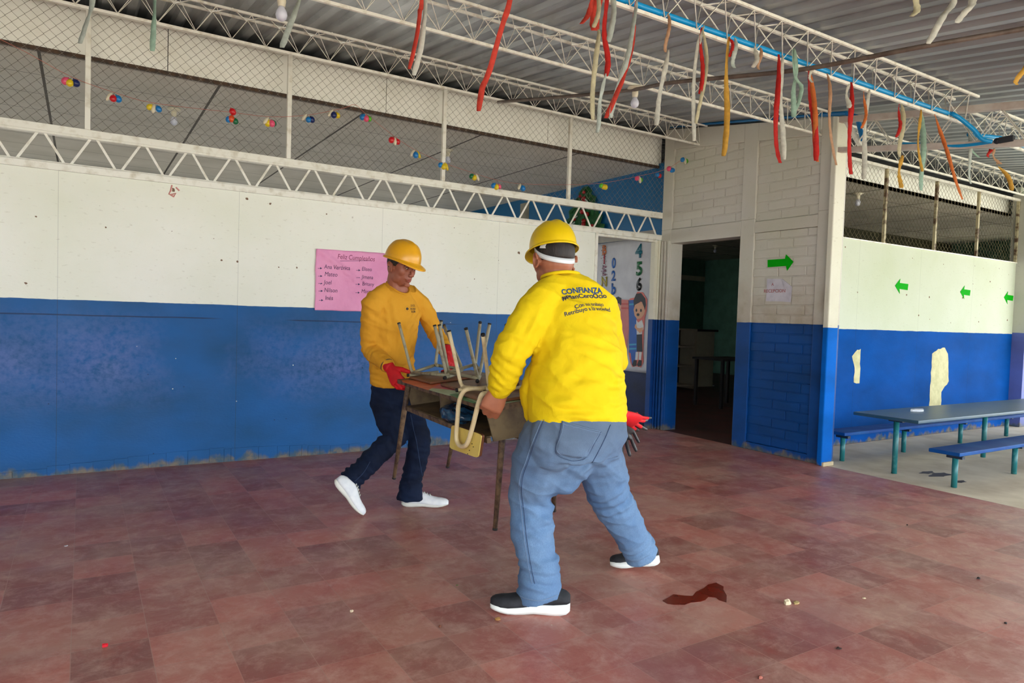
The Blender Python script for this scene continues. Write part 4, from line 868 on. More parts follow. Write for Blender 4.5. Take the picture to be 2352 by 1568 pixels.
# chairs upside down
m_ctube = mat('chipped_olive_tube', [156, 150, 124], .45, [112, 100, 80], 26, .52, .70); m_ccream = mat('cream_tube', [222, 204, 160], .4, [196, 172, 126], 26, .55, .7)
m_cap = mat('black_rubber', [30, 28, 28], .7); m_seat = mat('brown_plywood_seat', [128, 80, 50], .5, [92, 56, 38], 8)
def chair(uc, vc, tips, mt, label, back, w0=.022, tw=.205, tv=.13):
    t = empty('school_chair', D(uc, vc, w0), label, 'chair', 'small chairs upside down on the desk')
    MB().obox(D(uc-.17, vc-.15, w0-.02), Du*.34, Dv*.30, Dw*.014).build('seat', m_seat, t, bevel=.006)
    r = .0092
    for (jx, jy, jw), (x, y, vd) in tips:
        jj = T(jx, jy, jw); j = D(jj[0], jj[1], jw); d = ray(x, y); tt = (D(0, vd)-CP)@Dv/(d@Dv); tp = CP+d*tt
        s = nrm(tp-j); in_ = nrm(D(uc, vc, jw)-j)
        lg = MB().tube(smoothpts([j+in_*.05, j+in_*.012+s*.004, j+s*.035, j+s*.12, tp-s*.006], 4), r, 10).build('leg', mt, t, smooth=True)
        MB().tube([tp-s*.008, tp], r*1.1, 12).build('leg_cap', m_cap, lg, smooth=True)
    J = []
    for (jx, jy, jw), _ in tips:
        jj = T(jx, jy, jw); J.append(D(jj[0], jj[1], jw))
    pairs = [(0, 1), (0, 2), (1, 3), (2, 3)] if len(J) == 4 else [(0, 1), (1, 2)]
    for a_, b_ in pairs: MB().tube([J[a_], J[b_]], r, 10).build('seat_frame', mt, t, smooth=True)
    for k in (0, 1):
        o_ = J[k+2] if k+2 < len(J) else D(uc, vc+.2, .03); e = nrm(J[k]-o_); e = nrm(e-Dw*(e@Dw)); p0 = J[k]-Dw*.012
        f = MB().tube([p0-e*.16, p0+e*.022], r, 10).build('seat_frame', mt, t, smooth=True); MB().tube([p0+e*.018, p0+e*.030], r*1.1, 12).build('tube_cap', m_cap, f, smooth=True)
    return t
chair(.22, .20, [((946, 856, .034), (916, 741, .05)), ((1026, 861, .042), (998, 746, .13)), ((1000, 838, .066), (1014, 735, .27)), ((1062, 848, .045), (1020, 747, .34))], m_ctube, 'olive tube chair upside down on the desk end beside the gloved man', 1)
chair(.66, .22, [((1030, 855, .050), (1009, 745, .17)), ((1097, 868, .050), (1070, 753, .13)), ((1092, 836, .050), (1103, 739, .44)), ((1103, 853, .055), (1125, 742, .38))], m_ctube, 'olive tube chair upside down in the middle of the desk', 1, tw=.19)
cc = chair(1.03, .165, [((1060, 889, .034), (1031, 758, .02)), ((1124, 893, .036), (1109, 767, .03)), ((1150, 880, .036), (1164, 745, .22))], m_ccream, 'cream tube chair upside down with its yellow backrest hanging beside the desk', -1, tw=.18)
# cream chair: U shaped back tube hanging over the near edge with its yellow board
def near(x, y, v): d = ray(x, y); tt = (D(0, v)-CP)@Dv/(d@Dv); return CP+d*tt
pts = [D(.98, .10, .036), near(1076, 893, -.005), near(1062, 903, -.03), near(1054, 925, -.04), near(1051, 960, -.045), near(1048, 1000, -.05), near(1052, 1018, -.05), near(1062, 1025, -.05), near(1073, 1018, -.05), near(1084, 985, -.045), near(1094, 945, -.04), near(1102, 917, -.03), near(1112, 903, -.01), D(1.14, .10, .036)]
MB().tube(smoothpts(pts, 4), .0108, 12).build('back_tube', m_ccream, cc, smooth=True)
c4_ = [near(1037, 975, -.028), near(1106, 998, -.028), near(1098, 1052, -.028), near(1032, 1029, -.028)]
P4 = []
for i in range(4):
    a, b0, c = c4_[i-1], c4_[i], c4_[(i+1) % 4]
    for t in (0, .33, .66, 1): P4.append((1-t)**2*(b0+(a-b0)*.12)+2*t*(1-t)*b0+t*t*(b0+(c-b0)*.12))
nb_ = nrm(np.cross(c4_[1]-c4_[0], c4_[3]-c4_[0])); nb_ = nb_ if nb_@(CP-c4_[0]) > 0 else -nb_
b = MB(); n = len(P4); P5 = [p-nb_*.004 for p in P4]; b.add(P4+P5, [tuple(range(n)), tuple(range(n, 2*n))[::-1]]+[(i, (i+1) % n, n+(i+1) % n, n+i) for i in range(n)])
bk = b.build('backrest', mat('pale_yellow_laminate', [232, 210, 112], .4, [214, 186, 84], 5), cc)
b = MB(); P6 = [p-nb_*.013 for p in P5]; b.add(P5+P6, [tuple(range(n)), tuple(range(n, 2*n))[::-1]]+[(i, (i+1) % n, n+(i+1) % n, n+i) for i in range(n)]); b.build('backrest_board', m_seat, cc)
b = MB()
for (x, y) in ((1084, 1019), (1078, 1034), (1087, 1026), (1074, 1042)):
    p = near(x, y, -.030); b.ball(p, .0028, n=6)
b.build('scuff', mat('dark_scuff', [70, 56, 36], .8), bk)
# desk clutter: crumpled clear film between the chairs
b = MB(); rb = np.random.RandomState(5); g = [[D(.40+.30*i/7, .10+.20*j/5, .030+.03*rb.rand()*math.sin(math.pi*(i+.5)/8)) for i in range(8)] for j in range(6)]
b.add([p for r_ in g for p in r_], [(j*8+i, j*8+i+1, (j+1)*8+i+1, (j+1)*8+i) for j in range(5) for i in range(7)])
# ================================================================ people: builders
def frame(fwd, pitch=0, roll=0):
    """columns right, forward, up for someone facing fwd (pitch < 0 looks down)"""
    f = nrm((fwd[0], fwd[1], 0)); r = nrm(np.cross(f, (0, 0, 1))); u = V(0, 0, 1); c, s = math.cos(pitch), math.sin(pitch)
    f2 = f*c+u*s; u2 = u*c-f*s; c, s = math.cos(roll), math.sin(roll); r2 = r*c+u2*s; u3 = u2*c-r*s
    return np.stack([r2, f2, u3], 1)
def hit(x, y, tree, off=0.0):
    d = nrm(ray(x, y)); h = tree.ray_cast(Vector(CP.tolist()), Vector(d.tolist()))
    if h[0] is None: return None
    n = np.array(h[1]); n = n if n@d < 0 else -n
    return np.array(h[0])+n*off
def proj_line(L, tree, r, m, parent, name, off=.001, k=8, n=5):
    P = []
    for q in smoothpts([np.array((a, b, 0.)) for a, b in L], k):
        h = hit(q[0], q[1], tree, off)
        if h is not None: P.append(h)
    if len(P) > 2: return MB().tube(P, r, n).build(name, m, parent, smooth=True)
def head_blobs(b, c, M, s=1.0, fat=1.0, neck=None):
    def B(p, r): b.ball(c+M@(V(*p)*s), tuple(x*s for x in r), M, 20)
    B((0, -.012, .038), (.076*fat, .096, .088)); B((0, -.02, -.01), (.07*fat, .085, .07))
    st = [((0, .022, .06), .062, .058), ((0, .028, .02), .067*fat, .062), ((0, .030, -.02), .066*fat, .060), ((0, .034, -.055), .058*fat, .055), ((0, .042, -.085), .044*fat, .045), ((0, .052, -.106), .026*fat, .028)]
    b.loft([(c+M@(V(*p)*s), a*s, e*s) for p, a, e in st], M[:, 0], 24)
    B((0, .080, -.097), (.023, .018, .016)); B((0, .074, .030), (.054, .020, .014))
    for x in (-1, 1):
        B((x*.038, .054, -.016), (.029, .028, .034)); B((x*.044*fat, .014, -.056), (.020*fat, .048, .040)); B((x*.052*fat, .035, .010), (.020, .040, .036))
        B((x*.0135, .103, -.034), (.0095, .010, .008)); B((x*.031, .0835, .004), (.017, .010, .012))
        # ear: rim, lobe and hollow
        e = M@(V(x*.079*fat, -.012, -.002)*s)+c; tilt = M@np.array([[1, 0, 0], [0, .96, -.25], [0, .25, .96]])
        rim = [e+tilt@(V(x*(.010+.004*math.sin(t)), .019*math.cos(t)*1.0, .031*math.sin(t))*s) for t in np.linspace(-2.4, 3.0, 18)]
        b.tube(rim, .0058*s, 8); b.ball(e+tilt@(V(-x*.001, 0, 0)*s), (.007*s, .018*s, .030*s), tilt, 14); b.ball(e+tilt@(V(x*.004, .006, -.028)*s), (.006*s, .009*s, .010*s), tilt, 10)
    b.loft([(c+M@(V(*p)*s), a*s, e*s) for p, a, e in [((0, .083, .030), .008, .008), ((0, .096, .008), .0085, .010), ((0, .107, -.014), .0105, .011), ((0, .113, -.030), .0125, .011), ((0, .104, -.042), .010, .006)]], M[:, 0], 14)
    B((0, .090, -.060), (.023, .011, .0065)); B((0, .088, -.071), (.019, .0105, .0075)); B((0, .079, -.054), (.030, .017, .020))
    if neck is not None: b.limb([c+M@(V(0, -.022, -.03)*s), c+M@(V(0, -.03, -.085)*s), neck], [.060*s*fat, .058*s*fat, .066*fat])
def hand_blobs(b, w, fd, pn, thumb, curls, g=0.0, sc=1.0, thumb_dir=None, splay=.10):
    """palm, four unequal jointed fingers and a thumb leaving the side of the palm"""
    fd = nrm(fd); pn = nrm(np.array(pn, float)-fd*(np.array(pn, float)@fd)); sd = np.cross(fd, pn)*thumb
    b.loft([(w-fd*.02*sc, .027*sc+g, .021*sc+g), (w, .028*sc+g, .020*sc+g), (w+fd*.03*sc, .036*sc+g, .018*sc+g), (w+fd*.06*sc, .041*sc+g, .016*sc+g), (w+fd*.088*sc, .041*sc+g, .013*sc+g), (w+fd*.096*sc, .034*sc+g, .009*sc+g)], sd, 20)
    for i in range(4):
        o = (.031, .0105, -.0105, -.030)[i]; L = [(.043, .026, .021), (.048, .030, .022), (.044, .028, .021), (.034, .021, .018)][i]; r = (.0092, .0094, .0090, .0080)[i]*sc+g
        p = w+fd*(.084, .090, .087, .079)[i]*sc+sd*o*sc; a = 0; P = [p-fd*.012*sc, p]; cu = curls[i]; f0 = nrm(fd+sd*o*splay*20)
        for k in range(3):
            a += cu[k]; p = p+(f0*math.cos(a)+pn*math.sin(a))*L[k]*sc; P.append(p)
        b.limb(P, [r*1.05, r*1.05, r, r*.93, r*.80], 10)
    p = w+fd*.022*sc+sd*.022*sc+pn*.004; td = nrm(thumb_dir) if thumb_dir is not None else nrm(fd*.65+sd*.75+pn*.25); q = nrm(td+fd*.5)
    P = [p, p+td*.040*sc, p+td*.040*sc+q*.030*sc, p+td*.040*sc+q*.030*sc+nrm(q+pn*.3)*.024*sc]
    b.limb(P, [.0150*sc+g, .0115*sc+g, .0105*sc+g, .0085*sc+g], 12)
def shoe(name, heel, toe, up, L, m_sole, m_up, parent, label, sole_h=.03, wide=1.0, lace=None, side=None):
    heel, toe = np.array(heel, float), np.array(toe, float); f = nrm(toe-heel); u = nrm(np.array(up, float)-f*(np.array(up, float)@f)); r = np.cross(f, u); M = np.stack([r, f, u], 1)
    def W(t): return np.interp(t, [0, .03, .2, .42, .62, .76, .9, .97, 1], [.012, .030, .037, .035, .042, .047, .043, .034, .020])*wide
    ts = [0, .015, .05, .12, .22, .34, .46, .58, .68, .78, .87, .94, .98, 1.0]
    def shell(rows):
        b = MB(); n = len(rows[0]); b.add([p for q in rows for p in q], [(i*n+k, i*n+(k+1) % n, (i+1)*n+(k+1) % n, (i+1)*n+k) for i in range(len(rows)-1) for k in range(n)]+[tuple(range(n))[::-1], tuple((len(rows)-1)*n+k for k in range(n))]); return b
    rows = []
    for t in ts:
        w = W(t); z0 = .0 if t < .72 else .018*((t-.72)/.28)**1.6; z0 = z0+.014*(max(0, (.10-t)/.10))**1.5+(.004*math.sin((t-.3)/.3*math.pi) if .3 < t < .6 else 0); z1 = np.interp(t, [0, .3, .6, .8, 1], [sole_h*1.15, sole_h*1.2, sole_h*.85, sole_h*.75, sole_h*.9]); zm = (z0+z1)/2
        rows.append([(x*w, t*L, z) for x, z in ((-.9, z0), (-1.04, z0+.3*(z1-z0)), (-1.06, zm), (-1.0, z1-.003), (-.93, z1), (.93, z1), (1.0, z1-.003), (1.06, zm), (1.04, z0+.3*(z1-z0)), (.9, z0))])
    S_ = shell(rows).xform(M, heel).build('sole', m_sole, None, smooth=True)
    rows = []
    for t in ts:
        w = W(t)*.97*(.93 if t > .9 else 1); z1 = np.interp(t, [0, .3, .6, .8, 1], [sole_h*1.35, sole_h*1.2, sole_h*.85, sole_h*.75, sole_h*.9])-.004
        h = np.interp(t, [0, .03, .12, .3, .42, .55, .68, .8, .9, .97, 1], [.030, .044, .058, .070, .074, .060, .048, .042, .038, .030, .018])
        rows.append([(w*math.copysign(abs(math.cos(a))**(.8), math.cos(a))*(1-.35*(math.sin(a)**3)*(t < .6)), t*L, z1+h*math.sin(a)**.9) for a in np.linspace(0, math.pi, 15)])
    o = shell(rows).xform(M, heel).build(name, m_up, parent, smooth=True); tag(o, label)
    # sole and laces hang under the shoe
    me = S_.data; n = len(me.vertices); co = np.empty(n*3, np.float32); me.vertices.foreach_get('co', co); co = co.reshape(-1, 3)+(ORG[S_.name]-ORG[o.name]); me.vertices.foreach_set('co', co.astype(np.float32).ravel()); S_.parent = o; S_.location = (0, 0, 0); ORG[S_.name] = ORG[o.name]; tag(S_, 'white rubber sole')
    lb = MB()
    for t in (.36, .42, .48, .54, .60):
        z = np.interp(t, [.3, .42, .55, .68], [.078, .076, .060, .046])+sole_h*.95; w = W(t)*.42
        lb.tube([M@V(-w, t*L-.004, z-.006)+heel, M@V(-w*.3, t*L, z+.001)+heel, M@V(w*.3, t*L+.002, z+.001)+heel, M@V(w, t*L+.006, z-.006)+heel], .0028, 6)
    lb.build('laces', lace or m_sole, o, smooth=True)
    return o
def hard_hat(parent, c, M, m, label, s=1.0, peak=.042, strap=None, brim=.010):
    """c = centre of the rim plane; M columns right, forward, up"""
    nt, npz = 72, 22; vs = []; fs = []
    for j in range(npz+1):
        ph = math.pi/2*j/npz            # 0 = rim, pi/2 = top
        for i in range(nt):
            a = 2*math.pi*i/nt; x = math.sin(a); y = math.cos(a)
            rx, ry = .108, .132; k = math.cos(ph)**.80
            px, py, pz = rx*x*k, ry*y*k, .125*math.sin(ph)**.95
            rg = math.exp(-(px/.016)**2)*.007+math.exp(-((abs(px)-.045)/.010)**2)*.004
            pz += rg*min(1, max(0, math.sin(ph)*1.8-.5))*(1 if abs(py) < .09 else .4)
            vs.append((px, py, pz))
    for j in range(npz):
        for i in range(nt): fs.append((j*nt+i, j*nt+(i+1) % nt, (j+1)*nt+(i+1) % nt, (j+1)*nt+i))
    base = len(vs)                      # brim rings going out from the rim
    prof = [(.003, -.003), (.55, -.006), (1.0, -.010), (1.04, -.015), (.98, -.018)]
    for q, z in prof:
        for i in range(nt):
            a = 2*math.pi*i/nt; x, y = math.sin(a), math.cos(a); w = brim+peak*max(0, y)**2.2
            vs.append(((.108+w*q)*x, (.132+w*q)*y, z-.020*q*max(0, y)**3*(peak/.042)))
    for j in range(len(prof)):
        for i in range(nt):
            a0 = base+(j-1)*nt if j else 0
            fs.append((a0+i, base+j*nt+i, base+j*nt+(i+1) % nt, a0+(i+1) % nt))
    b = MB().add([c+M@(np.array(p)*s) for p in vs], fs)
    o = b.build('hard_hat', m, parent, smooth=True); tag(o, label)
    md = o.modifiers.new('s', 'SOLIDIFY'); md.thickness = .0025; md.offset = -1
    if strap:
        nt = 40; vs = []; 
        for i in range(nt+1):
            a = math.radians(62+(298-62)*i/nt); q = abs((i/nt)-.5)*2; z = -.094+.104*q**2.0; tl = .0005
            for dz in (-.0125, .0125): vs.append(c+M@(V(.0925*math.sin(a), .104*math.cos(a)-.012, z+dz-.004)*s))
        b = MB().add(vs, [(2*i, 2*i+2, 2*i+3, 2*i+1) for i in range(nt)])
        hb = b.build('headband', strap, o, smooth=True); md = hb.modifiers.new('s', 'SOLIDIFY'); md.thickness = .002; tag(hb, 'white plastic head strap across the back of the head')
        for x in (-1, 1):
            P = [(x*.034, -.100, .008), (x*.060, -.084, .008), (x*.083, -.052, .004), (x*.088, -.035, -.020), (x*.074, -.068, -.030), (x*.050, -.094, -.018)]
            b = MB().add([c+M@(V(*p)*s) for p in P], [(0, 1, 5), (1, 2, 4, 5), (2, 3, 4)]); q = b.build('strap_tab', strap, o); md = q.modifiers.new('s', 'SOLIDIFY'); md.thickness = .002
    return o
def strip_uv(L, m): pass
def skin_mat(name, c1, c2):
    n = N(name); n.b.inputs['Subsurface Weight'].default_value = .08; n.b.inputs['Subsurface Radius'].default_value = (.01, .004, .002); n.b.inputs['Subsurface Scale'].default_value = .3
    return n.out(n.mix(n.step(n.noise(14, 4), .3, .7), list(c1), list(c2)), .5, n.noise(160, 3), .12, .001)
sk_l = skin_mat('skin_young_man', [164, 100, 76], [146, 84, 62]); sk_r = skin_mat('skin_older_man', [172, 108, 78], [148, 88, 62])
def cloth(name, c1, c2, sc=5, bs=.25, bsc=320, fine=6, rough=.85):
    n = N(name); c = n.mix(n.step(n.noise(sc, 5), .3, .7), list(c1), list(c2))
    h = n.math('MULTIPLY_ADD', n.noise(bsc, 2), .15, n.math('MULTIPLY', n.noise(fine*4, 4, n.vec((1, 1, .6)), dist=.8), .9)); n.b.inputs['Specular IOR Level'].default_value = .25
    return n.out(c, rough, h, bs*1.5, .010)
m_gold = cloth('golden_jersey', [216, 156, 44], [206, 146, 36]); m_yel = cloth('bright_yellow_jersey', [228, 198, 14], [220, 188, 8])
m_navy = cloth('dark_indigo_denim', [12, 28, 56], [5, 16, 36], 7, .3, 420)
def denim():
    n = N('washed_blue_denim'); c = n.mix(n.step(n.noise(4.5, 5), .32, .68), [82, 116, 156], [112, 144, 178])
    c = n.mix(n.math('MULTIPLY', n.step(n.noise(260, 2, n.vec((1, 1, .5))), .3, .75), .35), c, [56, 84, 122])
    X, Y, Z = n.xyz(); c = n.mix(n.math('MULTIPLY', n.step(n.math('ADD', Z, n.math('MULTIPLY', n.noise(3, 3), .2)), .62, .92), .75), c, [84, 96, 112])
    return n.out(c, .85, n.noise(300, 2), .25, .003)
m_den = denim(); m_stitch = mat('pale_seam_thread', [116, 140, 170], .8); m_dstitch = mat('indigo_seam', [44, 66, 102], .8); m_nst = mat('blue_seam_thread', [42, 64, 98], .8)
m_hatg = mat('golden_hat_plastic', [236, 170, 28], .3); m_haty = mat('yellow_hat_plastic', [230, 194, 6], .3)
m_hair = mat('black_hair', [26, 20, 18], .6, [44, 34, 30], 60, bs=.6, bsc=240, stretch=(1, 1, .25)); m_fade = mat('short_hair_fade', [96, 64, 48], .7, [120, 80, 58], 50, bs=.3, bsc=300)
m_gr = mat('red_knit_glove', [208, 6, 22], .7, [184, 4, 18], 12, bs=.3, bsc=260); m_gb = mat('black_rubber_palm', [26, 26, 28], .4, [44, 44, 46], 12, bs=.3, bsc=120)
def hair_cap(parent, c, M, s, keep, m, grow=1.0, name='hair'):
    b = MB(); b.ball((0, -.014, .036), (.0775*grow, .0985*grow, .090*grow), None, 40); vs = [np.array(p) for p in b.v]; keepf = [f for f in b.f if all(keep(vs[i]) for i in f)]
    b2 = MB().add([c+M@(p*s) for p in vs], keepf); me = b2.mesh(); bm = bmesh.new(); bm.from_mesh(me); bmesh.ops.delete(bm, geom=[v for v in bm.verts if not v.link_faces], context='VERTS'); bm.to_mesh(me); bm.free()
    o = finish(me, name, m, parent); md = o.modifiers.new('s', 'SOLIDIFY'); md.thickness = .004; md.offset = 0; return o
# ================================================================ the younger man at the far end of the desk
YL = 4.1
me_org = at(925, 1160, 2, 0)
L_R = nrm((-.97, -.22, 0)); L_F = nrm((.22, -.97, 0))           # his right, his front
pel, wst, chs, shc, nkb = U(900, 893, 4.22), U(899, 845, 4.20), U(905, 760, 4.15), U(911, 694, 4.13), U(916, 668, 4.12)
shR, shL = U(856, 696, 4.08), U(966, 694, 4.17)
elR, elL = U(850, 800, 4.17), U(1001, 765, 4.17)
wrR, wrL = U(897, 846, 3.925), U(1029, 815, 3.93)
hipR, hipL = U(880, 915, 4.24), U(928, 915, 4.20)
knR, anR = U(908, 1003, 4.06), U(806, 1103, 4.13)
knL, anL = U(964, 1012, 4.03), U(944, 1122, 4.10)
HL = U(922, 615, 4.07); ML = frame((.34, -.94), -.20, .03)
b = MB(); head_blobs(b, HL, ML, .97, 1.0, U(914, 668, 4.12))
side = L_R
b.loft([(pel, .11, .075), (wst, .115, .08), (chs, .155, .10), (shc, .16, .075), (nkb, .06, .055)], side, 24)
b.limb([shR, elR, wrR], [.050, .040, .022]); b.limb([shL, elL, wrL], [.050, .040, .022])
b.limb([hipR, knR, anR], [.066, .05, .04]); b.limb([hipL, knL, anL], [.066, .05, .04])
fR = nrm(U(916, 882, 3.84)-wrR); fL = nrm(U(1042, 848, 3.83)-wrL)
for w_, f_, sgn in ((wrR, fR, 1), (wrL, fL, -1)): b.loft([(w_-f_*.02, .018, .015), (w_+f_*.03, .014, .010), (w_+f_*.05, .010, .006)], Dv, 16)
me = sculpt(b, .0038, 11)
# eye sockets and mouth line pressed into the face
co, nn = getco(me); inv = ML.T; lc = (inv@(co-HL).T).T/.97
dd = np.zeros(len(co))
for x in (-1, 1): dd -= .0070*np.exp(-(((lc[:, 0]-x*.031)/.014)**2+((lc[:, 2]-.008)/.010)**2))*(lc[:, 1] > .05)
dd -= .0045*np.exp(-((lc[:, 0]/.020)**2+((lc[:, 2]+.0655)/.0022)**2))*(lc[:, 1] > .05)
for x in (-1, 1): dd -= .007*np.exp(-(((lc[:, 1]+.006)/.009)**2+((lc[:, 2]-.002)/.016)**2))*(lc[:, 0]*x > .082)
setco(me, co+nn*dd[:, None])
pL = finish(me, 'person', sk_l, None, org=V(1.78, 4.12, 0)); tag(pL, 'man in golden yellow shirt and dark jeans with red gloves walking, holding the desk', 'person')
def hl(p): return HL+ML@(V(*p)*.97)
for x in (-1, 1):
    e = MB().ball(hl((x*.031, .0755, .006)), .0118, None, 16).build('eye', mat('eye_white', [214, 206, 198], .3), pL, smooth=True)
    q = hl((x*.031, .0755, .006)); d_ = nrm(ML@V(-.15 if x < 0 else -.1, .95, -.25)); MB().ball(q+d_*.0082, .0052, None, 12).build('iris', mat('dark_iris', [34, 20, 14], .2), e, smooth=True)
    P = [hl((x*.014, .094, .024)), hl((x*.028, .095, .029)), hl((x*.042, .088, .028)), hl((x*.052, .078, .022))]; MB().tube(smoothpts(P, 4), [.0032]*13, 8).build('eyebrow', m_hair, pL, smooth=True)
    P = [hl((x*.018, .087, .009)), hl((x*.031, .0905, .0155)), hl((x*.044, .083, .010))]; MB().tube(smoothpts(P, 5), .0026, 6).build('eyelid', mat('dark_eyelid', [92, 52, 40], .6), pL, smooth=True)
lip = mat('lip_skin', [150, 74, 62], .45)
MB().loft([(hl((-.021, .088, -.064)), .0015, .0015), (hl((-.010, .0965, -.0600)), .004, .004), (hl((0, .0985, -.0612)), .0045, .004), (hl((.010, .0965, -.0600)), .004, .004), (hl((.021, .088, -.064)), .0015, .0015)], ML[:, 2], 10).build('upper_lip', lip, pL, smooth=True)
MB().loft([(hl((-.019, .087, -.066)), .0015, .0015), (hl((-.009, .0945, -.0705)), .005, .0045), (hl((0, .096, -.0715)), .0055, .005), (hl((.009, .0945, -.0705)), .005, .0045), (hl((.019, .087, -.066)), .0015, .0015)], ML[:, 2], 10).build('lower_lip', lip, pL, smooth=True)
hair_cap(pL, HL, ML, .97, lambda p: p[2] > (.0 if p[1] > -.01 else -.035) and p[1] < .052, m_hair, 1.005)
hatL = frame((.36, -.93), -.24, .09)
hard_hat(pL, hl((0, -.002, .056)), hatL, m_hatg, 'golden yellow hard hat pulled low over the eyes', .95, .046)
# shirt
b = MB(); b.loft([(U(901, 879, 4.225), .150, .122), (U(901, 868, 4.22), .156, .126), (U(900, 835, 4.20), .150, .118), (U(902, 790, 4.17), .158, .120), (U(905, 745, 4.15), .172, .125), (U(909, 710, 4.135), .176, .110), (U(911, 688, 4.13), .150, .092), (U(913, 674, 4.13), .110, .078), (U(914, 660, 4.135), .080, .068), (U(914, 650, 4.14), .066, .058)], side, 28)
b.limb([U(908, 664, 4.13), U(884, 674, 4.11), U(860, 692, 4.09)], [.060, .062, .064]); b.limb([U(920, 664, 4.14), U(940, 673, 4.15), U(960, 692, 4.17)], [.058, .060, .062])
b.limb([U(866, 692, 4.09), shR+V(-.002, 0, -.012), (shR+elR)/2, elR, (elR+wrR)/2, wrR-nrm(wrR-elR)*.035], [.066, .068, .066, .062, .053, .043]); b.limb([U(956, 692, 4.16), shL+V(0, 0, -.012), (shL+elL)/2, elL, (elL+wrL)/2, wrL-nrm(wrL-elL)*.03], [.064, .066, .062, .058, .050, .042])
me = sculpt(b, .0065, 6)
FL = [(elR, elR-shR, .045, .004, .09), (U(870, 815, 4.1), wrR-elR, .035, .004, .09), (U(868, 725, 4.07), (.6, -.1, .8), .05, .005, .09), (U(885, 720, 4.02), (1, 0, .25), .055, .005, .10), (U(945, 735, 4.1), (-.8, 0, .6), .045, .005, .09),
      (U(905, 850, 4.08), (.3, 0, 1), .06, .005, .12), (U(862, 860, 4.1), (.1, 0, 1), .04, .005, .09), (U(940, 845, 4.1), (-.6, 0, 1), .05, .005, .10), (elL, wrL-shL, .035, .004, .08), (U(985, 720, 4.15), (.3, 0, 1), .05, .004, .08), (U(905, 790, 4.05), (1, 0, .1), .085, .005, .14)]
folds(me, FL)
def neckline(me, nc, F, rad, lift, slope):
    co, nn = getco(me); q = co-nc; d = np.hypot(q[:, 0], q[:, 1]); f_ = q@F; h = nc[2]+lift-np.where(f_ > 0, f_*slope, f_*.25); m_ = (d < rad) & (co[:, 2] > h); co[m_, 2] = h[m_]; setco(me, co)
nc = U(914, 657, 4.13); neckline(me, nc, L_F, .115, .012, .80)
shb = bvh(me); shirtL = finish(me, 'shirt', m_gold, pL); tag(shirtL, 'golden yellow long sleeved shirt with a small dark emblem')
nk = []
for t in np.linspace(0, 2*math.pi, 41)[:-1]:
    f_ = math.sin(t)*(.078 if math.sin(t) > 0 else .066); d_ = L_R*math.cos(t)*.071+L_F*f_; nk.append(nc+d_+V(0, 0, .013-(f_*.80 if f_ > 0 else f_*.25)))
MB().tube(nk, .0068, 8, closed=True).build('collar', m_gold, shirtL, smooth=True)
ink_k = mat('shirt_print_dark', [52, 42, 30], .7)
def shirt_text(s, x0, x1, y, size, tree, parent, m, bold=.02, slope=0, sx=1.0, al='CENTER', it=0):
    a = hit(x0, y+slope*.0, tree); c = hit(x1, y+slope, tree); o = hit((x0+x1)/2, y+slope/2, tree)
    if a is None or c is None or o is None: return
    r = nrm(c-a); up = V(0, 0, 1)-r*(r[2]); up = nrm(up+CB[2]*-.0)
    text(s, size, m, parent, o, r, up, bold, al, proj=tree, sx=sx, italic=it)
shirt_text('DOS', 941, 955, 704.5, .021, shb, shirtL, ink_k, .0, 0, .95); shirt_text('ESCUELAS', 942, 957, 711, .015, shb, shirtL, ink_k, .03, 0, .70); shirt_text('X DIA', 942, 956, 717.5, .018, shb, shirtL, ink_k, .03, 0, .9)
p = hit(935.5, 709, shb); 
if p is not None:
    nrmv = nrm(CP-p); 
    b = MB(); rr_ = nrm(np.cross((0, 0, 1), nrmv)); uu_ = np.cross(nrmv, rr_)
    def onsh(q):
        h = shb.ray_cast(Vector((q+nrmv*.1).tolist()), Vector((-nrmv).tolist())); return np.array(h[0])+nrmv*.0018 if h[0] is not None else q
    b.add([onsh(p)]+[onsh(p+.0085*(math.cos(t)*rr_+math.sin(t)*uu_)) for t in np.linspace(0, 2*math.pi, 17)[:-1]], [(0, 1+i, 1+(i+1) % 16) for i in range(16)])
    for t in np.linspace(0, 2*math.pi, 13)[:-1]: b.ball(onsh(p+.0175*(math.cos(t)*rr_+math.sin(t)*uu_)), .0013, n=6)
    b.build('emblem', ink_k, shirtL)
# trousers
b = MB(); b.loft([(U(900, 868, 4.21), .128, .098), (U(899, 885, 4.22), .138, .108), (U(899, 912, 4.22), .142, .112), (U(901, 930, 4.22), .12, .10)], side, 26)
b.limb([hipR+V(0, 0, -.01), (hipR+knR)/2, knR, (knR+anR)/2, anR-nrm(anR-knR)*.04], [.094, .090, .076, .070, .066])
ax_ = nrm(anR-knR); b.loft([(anR-ax_*.08, .066, .066), (anR-ax_*.03, .072, .072), (anR+ax_*.008, .078, .078), (anR+ax_*.014, .076, .076)], side, 24); b.limb([hipL+V(0, 0, -.01), (hipL+knL)/2, knL, (knL+anL)/2, anL+V(0, 0, .03)], [.092, .086, .074, .070, .066])
b.loft([(anL+V(0, 0, .07), .068, .068), (anL+V(0, 0, .02), .075, .075), (anL+V(-.004, 0, -.03), .082, .080), (anL+V(-.006, 0, -.062), .086, .082), (anL+V(-.006, 0, -.067), .084, .080)], side, 24)
me = sculpt(b, .0065, 5)
folds(me, [(knR+V(-.05, 0, 0), (1, 0, .6), .05, .008, .09), (U(830, 1080, 4.1), anR-knR, .045, .007, .08), (anR, anR-knR, .04, .008, .08, 1), (anL+V(0, 0, .04), (0, 0, 1), .04, .008, .09), (anL+V(0, 0, .12), (.2, 0, 1), .06, .005, .09), (knL, (.3, 0, 1), .06, .005, .10), (U(885, 930, 4.1), (.5, 0, 1), .05, .005, .10), (U(935, 930, 4.1), (-.6, 0, 1), .06, .005, .10), (U(880, 1040, 4.08), (.7, 0, .7), .09, .005, .12)])
